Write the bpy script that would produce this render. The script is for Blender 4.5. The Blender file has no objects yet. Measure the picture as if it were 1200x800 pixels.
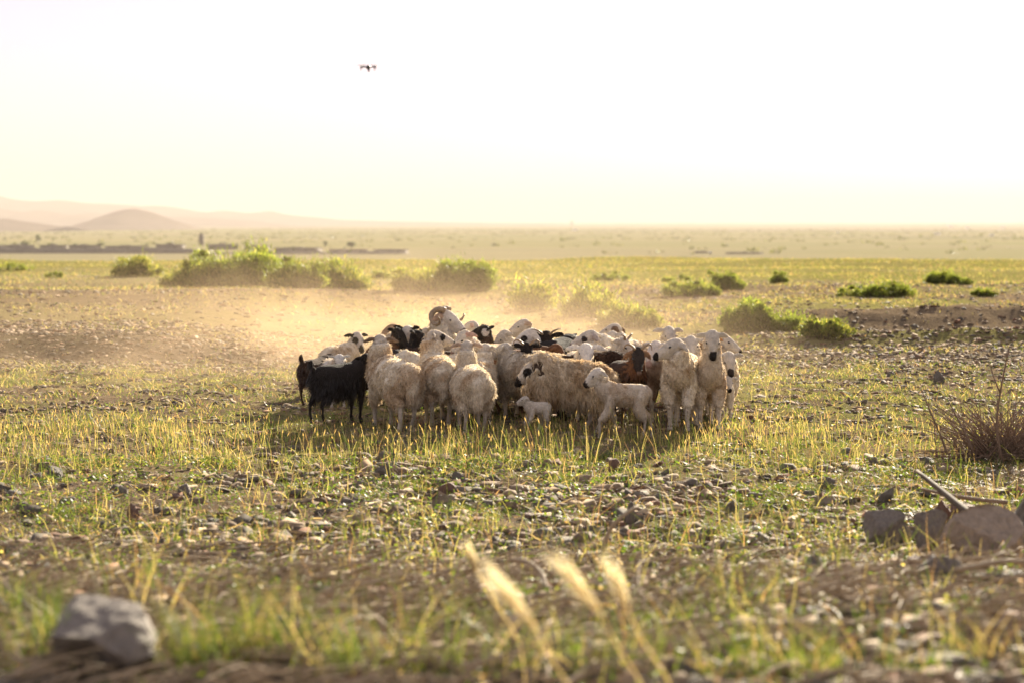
import bpy, math, random
import numpy as np
import mathutils.noise as mnoise
from mathutils import Vector, Matrix, Quaternion, kdtree

R = math.radians
random.seed(7)
rng = np.random.default_rng(11)
scn = bpy.context.scene
COL = scn.collection

# ------------------------------------------------------------------ camera
F = 70 / 36 * 1200          # focal length in photo pixels
CAM = Vector((0, 0, 1.75))
HORIZON = 261.5
PITCH = math.atan((400 - HORIZON) / F)
cam_d = bpy.data.cameras.new('camera'); cam = bpy.data.objects.new('camera', cam_d); COL.objects.link(cam)
cam.location = CAM; cam.rotation_euler = (R(90) - PITCH, 0, 0)
cam_d.lens = 70; cam_d.sensor_width = 36; cam_d.clip_start = 0.1; cam_d.clip_end = 90000
cam_d.dof.use_dof = True; cam_d.dof.focus_distance = 17.2; cam_d.dof.aperture_fstop = 2.2
scn.camera = cam

# ------------------------------------------------------------------ light
SUN_AZ, SUN_EL = 20.0, 18.0
world = bpy.data.worlds.new('World'); scn.world = world; world.use_nodes = True
nt = world.node_tree; nt.nodes.clear()
sky = nt.nodes.new('ShaderNodeTexSky'); sky.sky_type = 'NISHITA'; sky.sun_disc = False
sky.sun_elevation = R(SUN_EL); sky.sun_rotation = R(SUN_AZ)
sky.air_density = 1.0; sky.dust_density = 1.0; sky.ozone_density = 1.0
bg = nt.nodes.new('ShaderNodeBackground'); bg.inputs['Strength'].default_value = 0.05
wo = nt.nodes.new('ShaderNodeOutputWorld')
wb = nt.nodes.new('ShaderNodeMix'); wb.data_type = 'RGBA'; wb.blend_type = 'MULTIPLY'; wb.inputs[0].default_value = 1
wb.inputs[7].default_value = (.25, .222, .40, 1)   # camera white balance
sky_fill = nt.nodes.new('ShaderNodeMix'); sky_fill.data_type = 'RGBA'; sky_fill.blend_type = 'ADD'; sky_fill.inputs[0].default_value = 1
sky_fill.inputs[7].default_value = (2.66, 2.44, 2.18, 1)   # constant pale colour added to the whole sky as even fill light
nt.links.new(sky.outputs[0], wb.inputs[6]); nt.links.new(wb.outputs[2], sky_fill.inputs[6]); nt.links.new(sky_fill.outputs[2], bg.inputs[0]); nt.links.new(bg.outputs[0], wo.inputs[0])
sun_d = bpy.data.lights.new('sun', 'SUN'); sun_o = bpy.data.objects.new('sun', sun_d); COL.objects.link(sun_o)
sun_d.energy = 5.0; sun_d.angle = R(0.5); sun_d.color = (1.0, 0.885, 0.69)
sv = Vector((math.sin(R(SUN_AZ)) * math.cos(R(SUN_EL)), math.cos(R(SUN_AZ)) * math.cos(R(SUN_EL)), math.sin(R(SUN_EL))))
sun_o.rotation_euler = sv.to_track_quat('Z', 'Y').to_euler()
sun_o.location = sv * 50
scn.view_settings.view_transform = 'Standard'; scn.view_settings.look = 'None'
scn.view_settings.gamma = 1.0; scn.view_settings.use_curve_mapping = False
scn.view_settings.exposure = 2.03
scn.render.engine = 'CYCLES'
cy = scn.cycles
cy.use_denoising = True; cy.max_bounces = 6; cy.diffuse_bounces = 3; cy.transmission_bounces = 3; cy.transparent_max_bounces = 4
cy.volume_bounces = 1; cy.volume_step_rate = 1.0; cy.volume_max_steps = 64

# ------------------------------------------------------------------ numeric helpers
def hsh(ix, iy, seed):
    n = (ix.astype(np.int64) * 374761393 + iy.astype(np.int64) * 668265263 + seed * 974634777) & 0xFFFFFFFF
    n = ((n ^ (n >> 13)) * 1274126177) & 0xFFFFFFFF
    return ((n ^ (n >> 16)) & 0xFFFFFF) / 16777215.0
def vn(x, y, seed=0):
    x = np.asarray(x, float); y = np.asarray(y, float)
    ix = np.floor(x); iy = np.floor(y); fx = x - ix; fy = y - iy
    fx = fx * fx * (3 - 2 * fx); fy = fy * fy * (3 - 2 * fy)
    a = hsh(ix, iy, seed); b = hsh(ix + 1, iy, seed); c = hsh(ix, iy + 1, seed); d = hsh(ix + 1, iy + 1, seed)
    return (a * (1 - fx) + b * fx) * (1 - fy) + (c * (1 - fx) + d * fx) * fy
def fbm(x, y, seed=0, o=3):
    s = 0; a = 0.5; t = 0
    for k in range(o):
        s = s + a * vn(x * 2 ** k, y * 2 ** k, seed + k * 17); t += a; a *= 0.5
    return s / t
def sst(a, b, x):
    t = np.clip((np.asarray(x, float) - a) / (b - a), 0, 1); return t * t * (3 - 2 * t)
def ray(px, py):
    f = Vector((0, math.cos(PITCH), -math.sin(PITCH))); u = Vector((0, math.sin(PITCH), math.cos(PITCH)))
    return f + u * ((400 - py) / F) + Vector((1, 0, 0)) * ((px - 600) / F)
def at_depth(px, py, Y):
    d = ray(px, py); return CAM + d * (Y / d.y)

def height(x, y):
    x = np.asarray(x, float); y = np.asarray(y, float)
    r = np.hypot(x, y)
    z = 0.5 * sst(11.5, 5.0, y) + .14 * (fbm(x / .8, y / .8, 13, 2) - .5) * sst(12, 9, y)
    z = z + 0.05 * (fbm(x / 1.3, y / 1.3, 3) - 0.5) * sst(160, 60, r) + 0.05 * (fbm(x / .30, y / .30, 9, 3) - 0.5) * sst(60, 20, r)
    z = z + 0.30 * (fbm(x / 14, y / 9, 5, 2) - 0.5) * sst(24, 34, y) * sst(150, 90, r)
    # low ploughed ridge right of the flock, shallow bank to the left
    z = z + 0.30 * np.exp(-((y - 32.5 - 0.10 * x) / 1.1) ** 2) * sst(2.5, 5.5, x) * (0.6 + 0.8 * fbm(x / .9, y / .7, 21, 2))
    z = z + 0.16 * np.exp(-((y - 29.2 - 0.08 * x) / 0.6) ** 2) * sst(2.0, 5.0, x) * (0.5 + fbm(x / .7, y / .5, 25, 2))
    z = z + 0.26 * sst(25.6, 27.2, y + 0.12 * x + 1.0) * sst(-3.0, -5.5, x) * sst(60, 36, y)
    edge = 97 + 12 * (vn(np.arctan2(x, y) * 14, 0 * x, 31) - 0.5)
    drop = 20 * (1 - np.exp(-np.maximum(r - edge, 0) / 330))
    z = z - drop
    z = z + 2.5 * (fbm(x / 700, y / 500, 41, 2) - 0.5) * sst(900, 1600, r) * 2
    z = z + 24 * sst(6000, 26000, r)
    return z
def H(x, y): return float(height(np.array([x]), np.array([y]))[0])
def ground_at(px, py):
    d = ray(px, py)
    t = np.concatenate([np.linspace(4, 140, 6000), np.geomspace(141, 25000, 4000)])
    X = CAM.x + d.x * t; Y = CAM.y + d.y * t; Z = CAM.z + d.z * t
    hit = np.nonzero(Z < height(X, Y))[0]
    i = hit[0] if len(hit) else -1
    return Vector((X[i], Y[i], H(X[i], Y[i])))
def valley_at(px, py):
    d = ray(px, py); t = np.geomspace(1300, 25000, 8000)
    X = d.x * t; Y = d.y * t; Z = CAM.z + d.z * t
    hit = np.nonzero(Z < height(X, Y))[0]; i = hit[0] if len(hit) else -1
    return Vector((X[i], Y[i], H(X[i], Y[i])))

# ------------------------------------------------------------------ mesh helpers
def mesh_np(name, V, Fq, mat, parent=None, cols=None, smooth=False, link=True):
    V = np.asarray(V, np.float32); Fq = np.asarray(Fq, np.int32)
    me = bpy.data.meshes.new(name)
    me.vertices.add(len(V)); me.vertices.foreach_set('co', V.ravel())
    k = Fq.shape[1]; me.loops.add(Fq.size); me.loops.foreach_set('vertex_index', Fq.ravel())
    me.polygons.add(len(Fq)); me.polygons.foreach_set('loop_start', np.arange(0, Fq.size, k, dtype=np.int32))
    if smooth: me.polygons.foreach_set('use_smooth', np.ones(len(Fq), bool))
    me.update(calc_edges=True); me.validate()
    if cols is not None:
        ca = me.color_attributes.new('Col', 'FLOAT_COLOR', 'POINT')
        c = np.ones((len(V), 4), np.float32); c[:, :3] = cols; ca.data.foreach_set('color', c.ravel())
    if mat: me.materials.append(mat)
    if not link: return me
    o = bpy.data.objects.new(name, me); COL.objects.link(o); o.parent = parent
    return o
def tag(o, label=None, cat=None, group=None, kind=None):
    if label: o['label'] = label
    if cat: o['category'] = cat
    if group: o['group'] = group
    if kind: o['kind'] = kind
    return o
def empty(name, loc, label, cat, group=None, rz=0):
    o = bpy.data.objects.new(name, None); COL.objects.link(o); o.location = loc; o.rotation_euler = (0, 0, rz)
    o.empty_display_size = 0.1
    return tag(o, label, cat, group)
class MB:
    def __init__(s): s.v = []; s.f = []; s.c = []; s.n = 0
    def add(s, V, Fq, col=None):
        V = np.asarray(V, float); s.v.append(V); s.f.append(np.asarray(Fq, int) + s.n); s.n += len(V)
        s.c.append(np.tile(col if col is not None else (1, 1, 1), (len(V), 1)) if col is None or np.ndim(col) == 1 else col)
    def build(s, name, mat, parent=None, smooth=False, cols=False):
        return mesh_np(name, np.vstack(s.v), np.vstack(s.f), mat, parent, np.vstack(s.c) if cols else None, smooth)

def norm(a): return a / np.maximum(np.linalg.norm(a, axis=-1, keepdims=True), 1e-9)
def ribbons(P, D, L, W, segs=2, bend=None, rnd=rng, taper=(1.0, 0.8, 0.1), turn=None):
    """many tapering blades: base P, direction D, length L, width W, bend vector"""
    n = len(P); P = np.asarray(P, float); D = norm(np.asarray(D, float)); L = np.broadcast_to(L, n); W = np.broadcast_to(W, n)
    a = rnd.random(n) * 2 * math.pi if turn is None else turn
    S = np.stack([np.cos(a), np.sin(a), 0 * a], 1); S = norm(S - D * (S * D).sum(1, keepdims=True))
    if bend is None: bend = np.zeros((n, 3))
    V = np.zeros((n, segs + 1, 2, 3))
    for k in range(segs + 1):
        t = k / segs
        w = np.interp(t, np.linspace(0, 1, len(taper)), taper)
        c = P + D * (L * t)[:, None] + bend * (L * t * t)[:, None]
        V[:, k, 0] = c - S * (W * w / 2)[:, None]; V[:, k, 1] = c + S * (W * w / 2)[:, None]
    base = np.arange(n)[:, None, None] * (segs + 1) * 2
    q = np.array([[2 * k, 2 * k + 1, 2 * k + 3, 2 * k + 2] for k in range(segs)])[None]
    return V.reshape(-1, 3), (base + q).reshape(-1, 4)
def rep(c, k): return np.repeat(c, k, axis=0)

def loft(C, RW, RH, up=(0, 0, 1), seg=14, sub=3):
    """closed tube through centres C with half widths RW and half heights RH"""
    C = np.asarray(C, float); RW = np.asarray(RW, float); RH = np.asarray(RH, float)
    m = len(C)
    if sub > 1 and m > 2:
        A = np.column_stack([C, RW, RH]); out = []
        for i in range(m - 1):
            p0 = A[max(i - 1, 0)]; p1 = A[i]; p2 = A[i + 1]; p3 = A[min(i + 2, m - 1)]
            for j in range(sub):
                t = j / sub
                out.append(0.5 * ((2 * p1) + (-p0 + p2) * t + (2 * p0 - 5 * p1 + 4 * p2 - p3) * t * t + (-p0 + 3 * p1 - 3 * p2 + p3) * t ** 3))
        out.append(A[-1]); A = np.array(out); C = A[:, :3]; RW = np.maximum(A[:, 3], .002); RH = np.maximum(A[:, 4], .002)
    m = len(C); T = norm(np.gradient(C, axis=0)); up = np.asarray(up, float)
    S = np.cross(T, up); bad = np.linalg.norm(S, axis=1) < .05; S[bad] = np.cross(T[bad], (0, 1, 0.01)); S = norm(S)
    for i in range(1, m):
        if (S[i] * S[i - 1]).sum() < 0: S[i] = -S[i]
    U = norm(np.cross(S, T))
    a = np.linspace(0, 2 * math.pi, seg, endpoint=False)
    V = C[:, None] + S[:, None] * (np.cos(a)[None, :, None] * RW[:, None, None]) + U[:, None] * (np.sin(a)[None, :, None] * RH[:, None, None])
    V = V.reshape(-1, 3); Fq = []
    for i in range(m - 1):
        for j in range(seg):
            k = (j + 1) % seg
            Fq.append((i * seg + j, i * seg + k, (i + 1) * seg + k, (i + 1) * seg + j))
    n = len(V); V = np.vstack([V, C[0], C[-1]])
    for j in range(0, seg, 2):
        k = (j + 1) % seg; l = (j + 2) % seg
        Fq.append((n, l, k, j)); b = (m - 1) * seg; Fq.append((n + 1, b + j, b + k, b + l))
    return V, np.array(Fq)

# ------------------------------------------------------------------ materials
def mat(name, col=(0.5, 0.5, 0.5), rough=0.8, attr=False, trans=0.0, bump=0.0, bscale=30, var=0.0, vscale=8, spec=0.3, metal=0.0, tint=(1, 1, 1)):
    m = bpy.data.materials.new(name); m.use_nodes = True; t = m.node_tree; N = t.nodes; Lk = t.links
    b = N['Principled BSDF']; out = N['Material Output']
    b.inputs['Roughness'].default_value = rough; b.inputs['Specular IOR Level'].default_value = spec; b.inputs['Metallic'].default_value = metal
    tc = N.new('ShaderNodeTexCoord')
    if attr:
        a = N.new('ShaderNodeAttribute'); a.attribute_name = 'Col'; src = a.outputs['Color']
    else:
        a = N.new('ShaderNodeRGB'); a.outputs[0].default_value = (*col, 1); src = a.outputs[0]
    if var > 0:
        no = N.new('ShaderNodeTexNoise'); no.inputs['Scale'].default_value = vscale; no.inputs['Detail'].default_value = 6
        no.inputs['Roughness'].default_value = .65
        Lk.new(tc.outputs['Object'], no.inputs['Vector'])
        mr = N.new('ShaderNodeMapRange'); mr.inputs[1].default_value = .25; mr.inputs[2].default_value = .75
        mr.inputs[3].default_value = 1 - var; mr.inputs[4].default_value = 1 + var
        Lk.new(no.outputs['Fac'], mr.inputs[0])
        vm = N.new('ShaderNodeVectorMath'); vm.operation = 'SCALE'; Lk.new(src, vm.inputs[0]); Lk.new(mr.outputs[0], vm.inputs['Scale']); src = vm.outputs[0]
    Lk.new(src, b.inputs['Base Color'])
    if bump > 0:
        n2 = N.new('ShaderNodeTexNoise'); n2.inputs['Scale'].default_value = bscale; n2.inputs['Detail'].default_value = 5
        Lk.new(tc.outputs['Object'], n2.inputs['Vector'])
        bp = N.new('ShaderNodeBump'); bp.inputs['Strength'].default_value = 1; bp.inputs['Distance'].default_value = bump
        Lk.new(n2.outputs['Fac'], bp.inputs['Height']); Lk.new(bp.outputs[0], b.inputs['Normal'])
    if trans > 0:
        tr = N.new('ShaderNodeBsdfTranslucent'); vm = N.new('ShaderNodeVectorMath'); vm.operation = 'MULTIPLY'
        vm.inputs[1].default_value = tint; Lk.new(src, vm.inputs[0]); Lk.new(vm.outputs[0], tr.inputs['Color'])
        mx = N.new('ShaderNodeMixShader'); mx.inputs[0].default_value = trans
        Lk.new(b.outputs[0], mx.inputs[1]); Lk.new(tr.outputs[0], mx.inputs[2]); Lk.new(mx.outputs[0], out.inputs['Surface'])
    return m
M = dict(
    ground=mat('ground_soil', attr=True, rough=1, var=.35, vscale=14, bump=.03, bscale=22, spec=0),
    far=mat('far_rock', (.16, .13, .10), rough=1, var=.3, vscale=.004, spec=0),
    stone=mat('stone', attr=False, col=(.2, .17, .14), rough=.8, var=.4, vscale=9, bump=.01, bscale=40, spec=.25),
    stone_grey=mat('stone_grey', (.18, .155, .125), rough=.8, var=.35, vscale=9, bump=.01, bscale=40),
    stone_tan=mat('stone_tan', (.30, .23, .165), rough=.8, var=.35, vscale=9, bump=.01, bscale=40),
    stone_red=mat('stone_red', (.20, .12, .085), rough=.8, var=.35, vscale=7, bump=.01, bscale=40),
    gravel=mat('gravel', attr=True, rough=.9, var=.35, vscale=24, spec=.12),
    grass=mat('grass', attr=True, rough=.6, trans=.5, spec=.3, tint=(1.25, 1.15, .7)),
    leaf=mat('leaf', attr=True, rough=.55, trans=.55, spec=.35, tint=(1.25, 1.25, .6)),
    hide=mat('hide', attr=True, rough=.9, bump=.02, bscale=60, var=.3, vscale=26, spec=.15),
    wool=mat('wool', attr=True, rough=.9, trans=.4, spec=.1, tint=(1.05, .98, .85)),
    hair=mat('goat_hair', attr=True, rough=.38, trans=.3, spec=.5, tint=(1.6, 1.3, 1.0)),
    horn=mat('horn', (.30, .22, .14), rough=.5, var=.35, vscale=30, bump=.008, bscale=60),
    eye=mat('eye', (.012, .009, .007), rough=.12, spec=.6),
    strap=mat('collar', (.03, .028, .03), rough=.7),
    twig=mat('dry_twig', (.22, .15, .10), rough=.8, var=.3, vscale=20),
    twig_grey=mat('grey_twig', (.31, .235, .15), rough=.8, var=.3, vscale=20),
    bark=mat('bark', (.10, .075, .05), rough=.9, var=.3, vscale=6),
    mud=mat('mud_wall', (.22, .165, .12), rough=.95, var=.3, vscale=.6),
    mud_dark=mat('dark_mud_wall', (.12, .10, .075), rough=.95, var=.3, vscale=.3),
    white=mat('white_paint', (.8, .79, .76), rough=.6, var=.06, vscale=1),
    dark=mat('dark_opening', (.02, .018, .016), rough=.9),
    drone=mat('drone_shell', (.05, .05, .052), rough=.45),
    prop=mat('propeller', (.025, .025, .025), rough=.4),
    petal=mat('petal', (.80, .45, .01), rough=.5, trans=.4),
    straw=mat('straw', (.80, .72, .50), rough=.5, trans=.6, var=.1, vscale=40, tint=(1.08, 1.02, .88)),
)

# ------------------------------------------------------------------ terrain
def ground_colour(x, y):
    r = np.hypot(x, y)
    n1 = fbm(x / 1.7, y / 1.7, 51, 3); n2 = fbm(x / .28, y / .28, 57, 2); n3 = fbm(x / 9, y / 6, 61, 3); n4 = fbm(x / 420, y / 260, 67, 3); n5 = fbm(x / 2600, y / 1500, 71, 3)
    soil = np.stack([.125 + .08 * n2, .092 + .062 * n2, .060 + .042 * n2], -1)
    green = np.array([.12, .135, .032]); straw = np.array([.26, .205, .085]); darks = np.array([.085, .070, .055])
    def mixc(a, b, t): return a * (1 - t[..., None]) + b * t[..., None]
    c = soil
    veg = sst(.42, .62, n1) * sst(.30, .55, n2) * (.35 + .3 * sst(13.5, 15, r) * sst(25, 22, r))
    c = mixc(c, green, veg)
    c = mixc(c, straw, sst(.5, .7, n2) * .45 * sst(13, 15, r) * sst(26, 23, r))
    # dark gravel strips beside the flock
    dl = sst(25.2, 26.2, y + .12 * x + 1) * sst(31, 28, y) * sst(-1.5, -4.5, x)
    dr = sst(26.5, 27.5, y - .06 * x) * sst(37.5, 35.5, y - .1 * x) * sst(2.0, 4.5, x)
    c = mixc(c, np.array([.13, .095, .06]), sst(11, 9, y) * .40)
    c = mixc(c, darks, np.clip(dl * .6 + dr * .8, 0, 1))
    # stony brown plain then the yellow green meadow
    mid = sst(26, 30, y) * sst(64, 54, y + 8 * (n3 - .5))
    c = mixc(c, np.array([.175, .130, .082]) * (0.8 + .4 * n2[..., None]), mid * .8)
    c = mixc(c, np.array([.20, .185, .060]), mid * sst(.5, .68, fbm(x / 7, y / 5, 77, 3)) * (.35 + .5 * sst(0, 8, x)))
    mead = sst(52, 66, y + 8 * (n3 - .5)) 
    c = mixc(c, np.array([.215, .195, .060]), mead * (.65 + .3 * n1))
    c = mixc(c, np.array([.235, .19, .115]), mead * sst(.5, .62, fbm(x / 30, y / 12, 79, 3)) * .8)
    v = sst(260, 700, r)
    F_ = 1.1
    fields = mixc(np.broadcast_to(np.array([.24, .21, .105]), c.shape), np.array([.17, .175, .060]), sst(.42, .60, n4) * .8)
    fields = mixc(fields, np.array([.13, .115, .085]), sst(.6, .7, fbm(x / 900, y / 300, 83, 3)) * .5)
    fields = mixc(fields, np.array([.22, .195, .11]), sst(.40, .62, n5) * .6)
    c = mixc(c, fields * F_, v)
    return c

th = np.concatenate([np.arange(-180, -30, 5), np.arange(-30, -21, .5), np.arange(-21, 21, .075), np.arange(21, 30, .5), np.arange(30, 180, 5)])
th = np.radians(th)
rr = np.concatenate([np.geomspace(.4, 4, 14)[:-1], np.geomspace(4, 160, 560)[:-1], np.geomspace(160, 27000, 230)])
A, B_ = np.meshgrid(th, rr)
X = np.sin(A) * B_; Y = np.cos(A) * B_
Z = height(X, Y)
V = np.stack([X, Y, Z], -1).reshape(-1, 3)
nr, na = X.shape
i = np.arange(nr - 1)[:, None] * na; j = np.arange(na)[None]; k = (j + 1) % na
Q = np.stack([i + j, i + k, i + na + k, i + na + j], -1).reshape(-1, 4)[:, ::-1]
# close the middle
nV = len(V); V = np.vstack([V, [[0, 0, H(0, 0)]]])
fan = np.array([(nV, (a + 1) % na, a, a) for a in range(0)], int)
gc = ground_colour(V[:, 0], V[:, 1])
# centre hole closed by one extra ring collapsed to the centre
ring = np.arange(na); cidx = np.full(na, nV)
tri = np.stack([ring, cidx, (ring + 1) % na], -1)
g_me = mesh_np('ground', V, Q, M['ground'], cols=gc, smooth=True)
import bmesh
bm = bmesh.new(); bm.from_mesh(g_me.data); bm.verts.ensure_lookup_table()
for a in range(na):
    try: bm.faces.new([bm.verts[nV], bm.verts[(a + 1) % na], bm.verts[a]]).smooth = True
    except ValueError: pass
bm.normal_update(); bm.to_mesh(g_me.data); bm.free()
tag(g_me, kind='structure')

# hills: real ridges far out on the plain
def ridge(name, dist, depth, prof, seed, amp, px0, px1, nx=260, ny=26):
    """prof: list of (photo x, photo y of the skyline) -> heights of a ridge running across at `dist` metres"""
    pxs = np.linspace(px0, px1, nx); pys = np.interp(pxs, [p[0] for p in prof], [p[1] for p in prof])
    xs = (pxs - 600) / F * dist
    hs = (HORIZON - pys) / F * dist + 1.75 + 20
    ts = np.linspace(-1, 1, ny)
    Xg, Tg = np.meshgrid(xs, ts); Hg = np.tile(hs, (ny, 1))
    Yg = dist + Tg * depth / 2
    n = fbm(Xg / (depth * .12), Yg / (depth * .12), seed, 5)
    bell = np.clip(1 - np.abs(Tg), 0, 1) ** 1.1
    edge = sst(px0, px0 + 25, np.tile(pxs, (ny, 1))) if px0 > 0 else 1
    Zg = -24 + Hg * bell * (1 + amp * (n - .5) * 2 * (1 - bell * .55)) * edge
    Vv = np.stack([Xg, Yg, Zg], -1).reshape(-1, 3)
    i = np.arange(ny - 1)[:, None] * nx; j = np.arange(nx - 1)[None]
    Qq = np.stack([i + j, i + j + 1, i + nx + j + 1, i + nx + j], -1).reshape(-1, 4)
    o = mesh_np(name, Vv, Qq, M['far'], smooth=True); tag(o, kind='structure'); return o
ridge('mountains', 13500, 3200, [(-700, 245), (-400, 225), (-150, 215), (-40, 226), (0, 227), (18, 233), (40, 236), (70, 235), (100, 237), (130, 236), (165, 239), (195, 240), (215, 243), (240, 247), (262, 245), (290, 248), (318, 247), (340, 252), (370, 254), (400, 257), (425, 258), (520, 260), (640, 261.5), (700, 264)], 3, .35, -900, 700)
ridge('mountains', 10500, 2200, [(-700, 250), (-300, 238), (-60, 239), (0, 241), (30, 246), (48, 243), (90, 250), (105, 247), (150, 250), (175, 250), (230, 255), (300, 258), (330, 262), (380, 265)], 13, .4, -800, 380)
ridge('hills', 6300, 1100, [(90, 268), (102, 259.5), (115, 254), (132, 248.5), (150, 245), (158, 244.5), (170, 246.5), (186, 250.5), (202, 256), (215, 260), (228, 268)], 23, .3, 86, 232, 160, 30)
ridge('hills', 5200, 900, [(-160, 262), (-60, 256), (-20, 254), (10, 254.5), (30, 258), (60, 262), (75, 264)], 29, .25, -200, 80, 100, 30)

# air
def volume_mat(name, dens, col, g):
    m = bpy.data.materials.new(name); m.use_nodes = True; t = m.node_tree; t.nodes.clear()
    o = t.nodes.new('ShaderNodeOutputMaterial'); v = t.nodes.new('ShaderNodeVolumePrincipled')
    v.inputs['Density'].default_value = dens; v.inputs['Color'].default_value = (*col, 1); v.inputs['Anisotropy'].default_value = g
    t.links.new(v.outputs[0], o.inputs['Volume']); return m, t, v
hm, _, _ = volume_mat('haze', 1.05e-4, (.53, .475, .45), 0.1)
def boxmesh(name, x0, x1, y0, y1, z0, z1, m, parent=None):
    V = [(x, y, z) for z in (z0, z1) for y in (y0, y1) for x in (x0, x1)]
    Fq = [(0, 2, 3, 1), (4, 5, 7, 6), (0, 1, 5, 4), (2, 6, 7, 3), (0, 4, 6, 2), (1, 3, 7, 5)]
    return mesh_np(name, V, Fq, m, parent)
tag(boxmesh('haze', -27500, 27500, -27500, 27500, -29, 330, hm), kind='stuff')

# dust kicked up behind the flock
dm, t, v = volume_mat('dust', 0.05, (.92, .70, .46), 0.35)
tc = t.nodes.new('ShaderNodeTexCoord'); sx = t.nodes.new('ShaderNodeSeparateXYZ'); t.links.new(tc.outputs['Generated'], sx.inputs[0])
def mth(op, a, b=None):
    n = t.nodes.new('ShaderNodeMath'); n.operation = op
    for q, w in enumerate((a, b)):
        if w is None: continue
        if isinstance(w, (int, float)): n.inputs[q].default_value = w
        else: t.links.new(w, n.inputs[q])
    return n.outputs[0]
def hump(s): # 4s(1-s)
    return mth('MULTIPLY', mth('MULTIPLY', s, mth('SUBTRACT', 1.0, s)), 4.0)
no = t.nodes.new('ShaderNodeTexNoise'); no.inputs['Scale'].default_value = .95; no.inputs['Detail'].default_value = 4
t.links.new(tc.outputs['Object'], no.inputs['Vector'])
top = mth('POWER', mth('SUBTRACT', 1.0, sx.outputs['Z']), 2.0)
nn = mth('MAXIMUM', mth('SUBTRACT', mth('MULTIPLY', no.outputs['Fac'], 1.7), .64), 0.0)
d = mth('MULTIPLY', mth('MULTIPLY', mth('POWER', hump(sx.outputs['X']), 1.5), hump(sx.outputs['Y'])), mth('MULTIPLY', top, nn))
t.links.new(mth('MULTIPLY', d, .32), v.inputs['Density'])
dust = boxmesh('dust', -8, 4.2, 18.2, 36, -.3, 1.72, dm); tag(dust, kind='stuff')

# ------------------------------------------------------------------ stones
def stone_mesh(name, seed, m, flat=.5, sub=3, cuts=9, box=False):
    r = random.Random(seed); bm = bmesh.new(); bmesh.ops.create_icosphere(bm, subdivisions=sub, radius=1)
    planes = []
    for _ in range(cuts):
        n = Vector((r.gauss(0, 1), r.gauss(0, 1), r.gauss(0, .8))).normalized(); planes.append((n, r.uniform(.45, .85) if cuts < 20 else r.uniform(.42, .66)))
    if box:
        for ax in ((1, .12, .05), (-1, .1, 0), (0.1, 1, 0), (0, -1, .15), (.08, 0, 1), (-.1, .05, 1)): planes.append((Vector(ax).normalized(), r.uniform(.50, .66)))
    for vtx in bm.verts:
        p = vtx.co.copy()
        for n, d in planes:
            e = p.dot(n) - d
            if e > 0: p -= n * e * .97
        vtx.co = p
    for vtx in bm.verts:
        n_ = mnoise.noise(vtx.co * 2.3 + Vector((seed, 0, 0))) * .07 + mnoise.noise(vtx.co * 7 + Vector((0, seed, 0))) * .035
        vtx.co += vtx.co.normalized() * n_
    a = r.uniform(.7, 1) if sub < 5 else .9; bmesh.ops.scale(bm, vec=(1, a, flat), verts=bm.verts)
    mz = min(v.co.z for v in bm.verts); mx = max(v.co.z for v in bm.verts)
    for vtx in bm.verts: vtx.co.z -= mz + .22 * (mx - mz)
    me = bpy.data.meshes.new(name); bm.to_mesh(me); bm.free(); me.materials.append(m); return me
kinds = ['stone', 'stone_grey', 'stone_tan', 'stone_red']
stone_lib = {k: [stone_mesh('stone', 100 + 10 * a + q, M[k], flat=(.35, .5, .7, .45)[q % 4], sub=3) for q in range(5)] for a, k in enumerate(kinds)}
stone_big = {k: [stone_mesh('stone', 300 + 10 * a + q, M[k], flat=(.6, .75, .5)[q], sub=5, cuts=24) for q in range(3)] for a, k in enumerate(kinds)}
squared = stone_mesh('stone', 347, M['stone'], flat=.55, sub=5, cuts=22)
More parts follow.
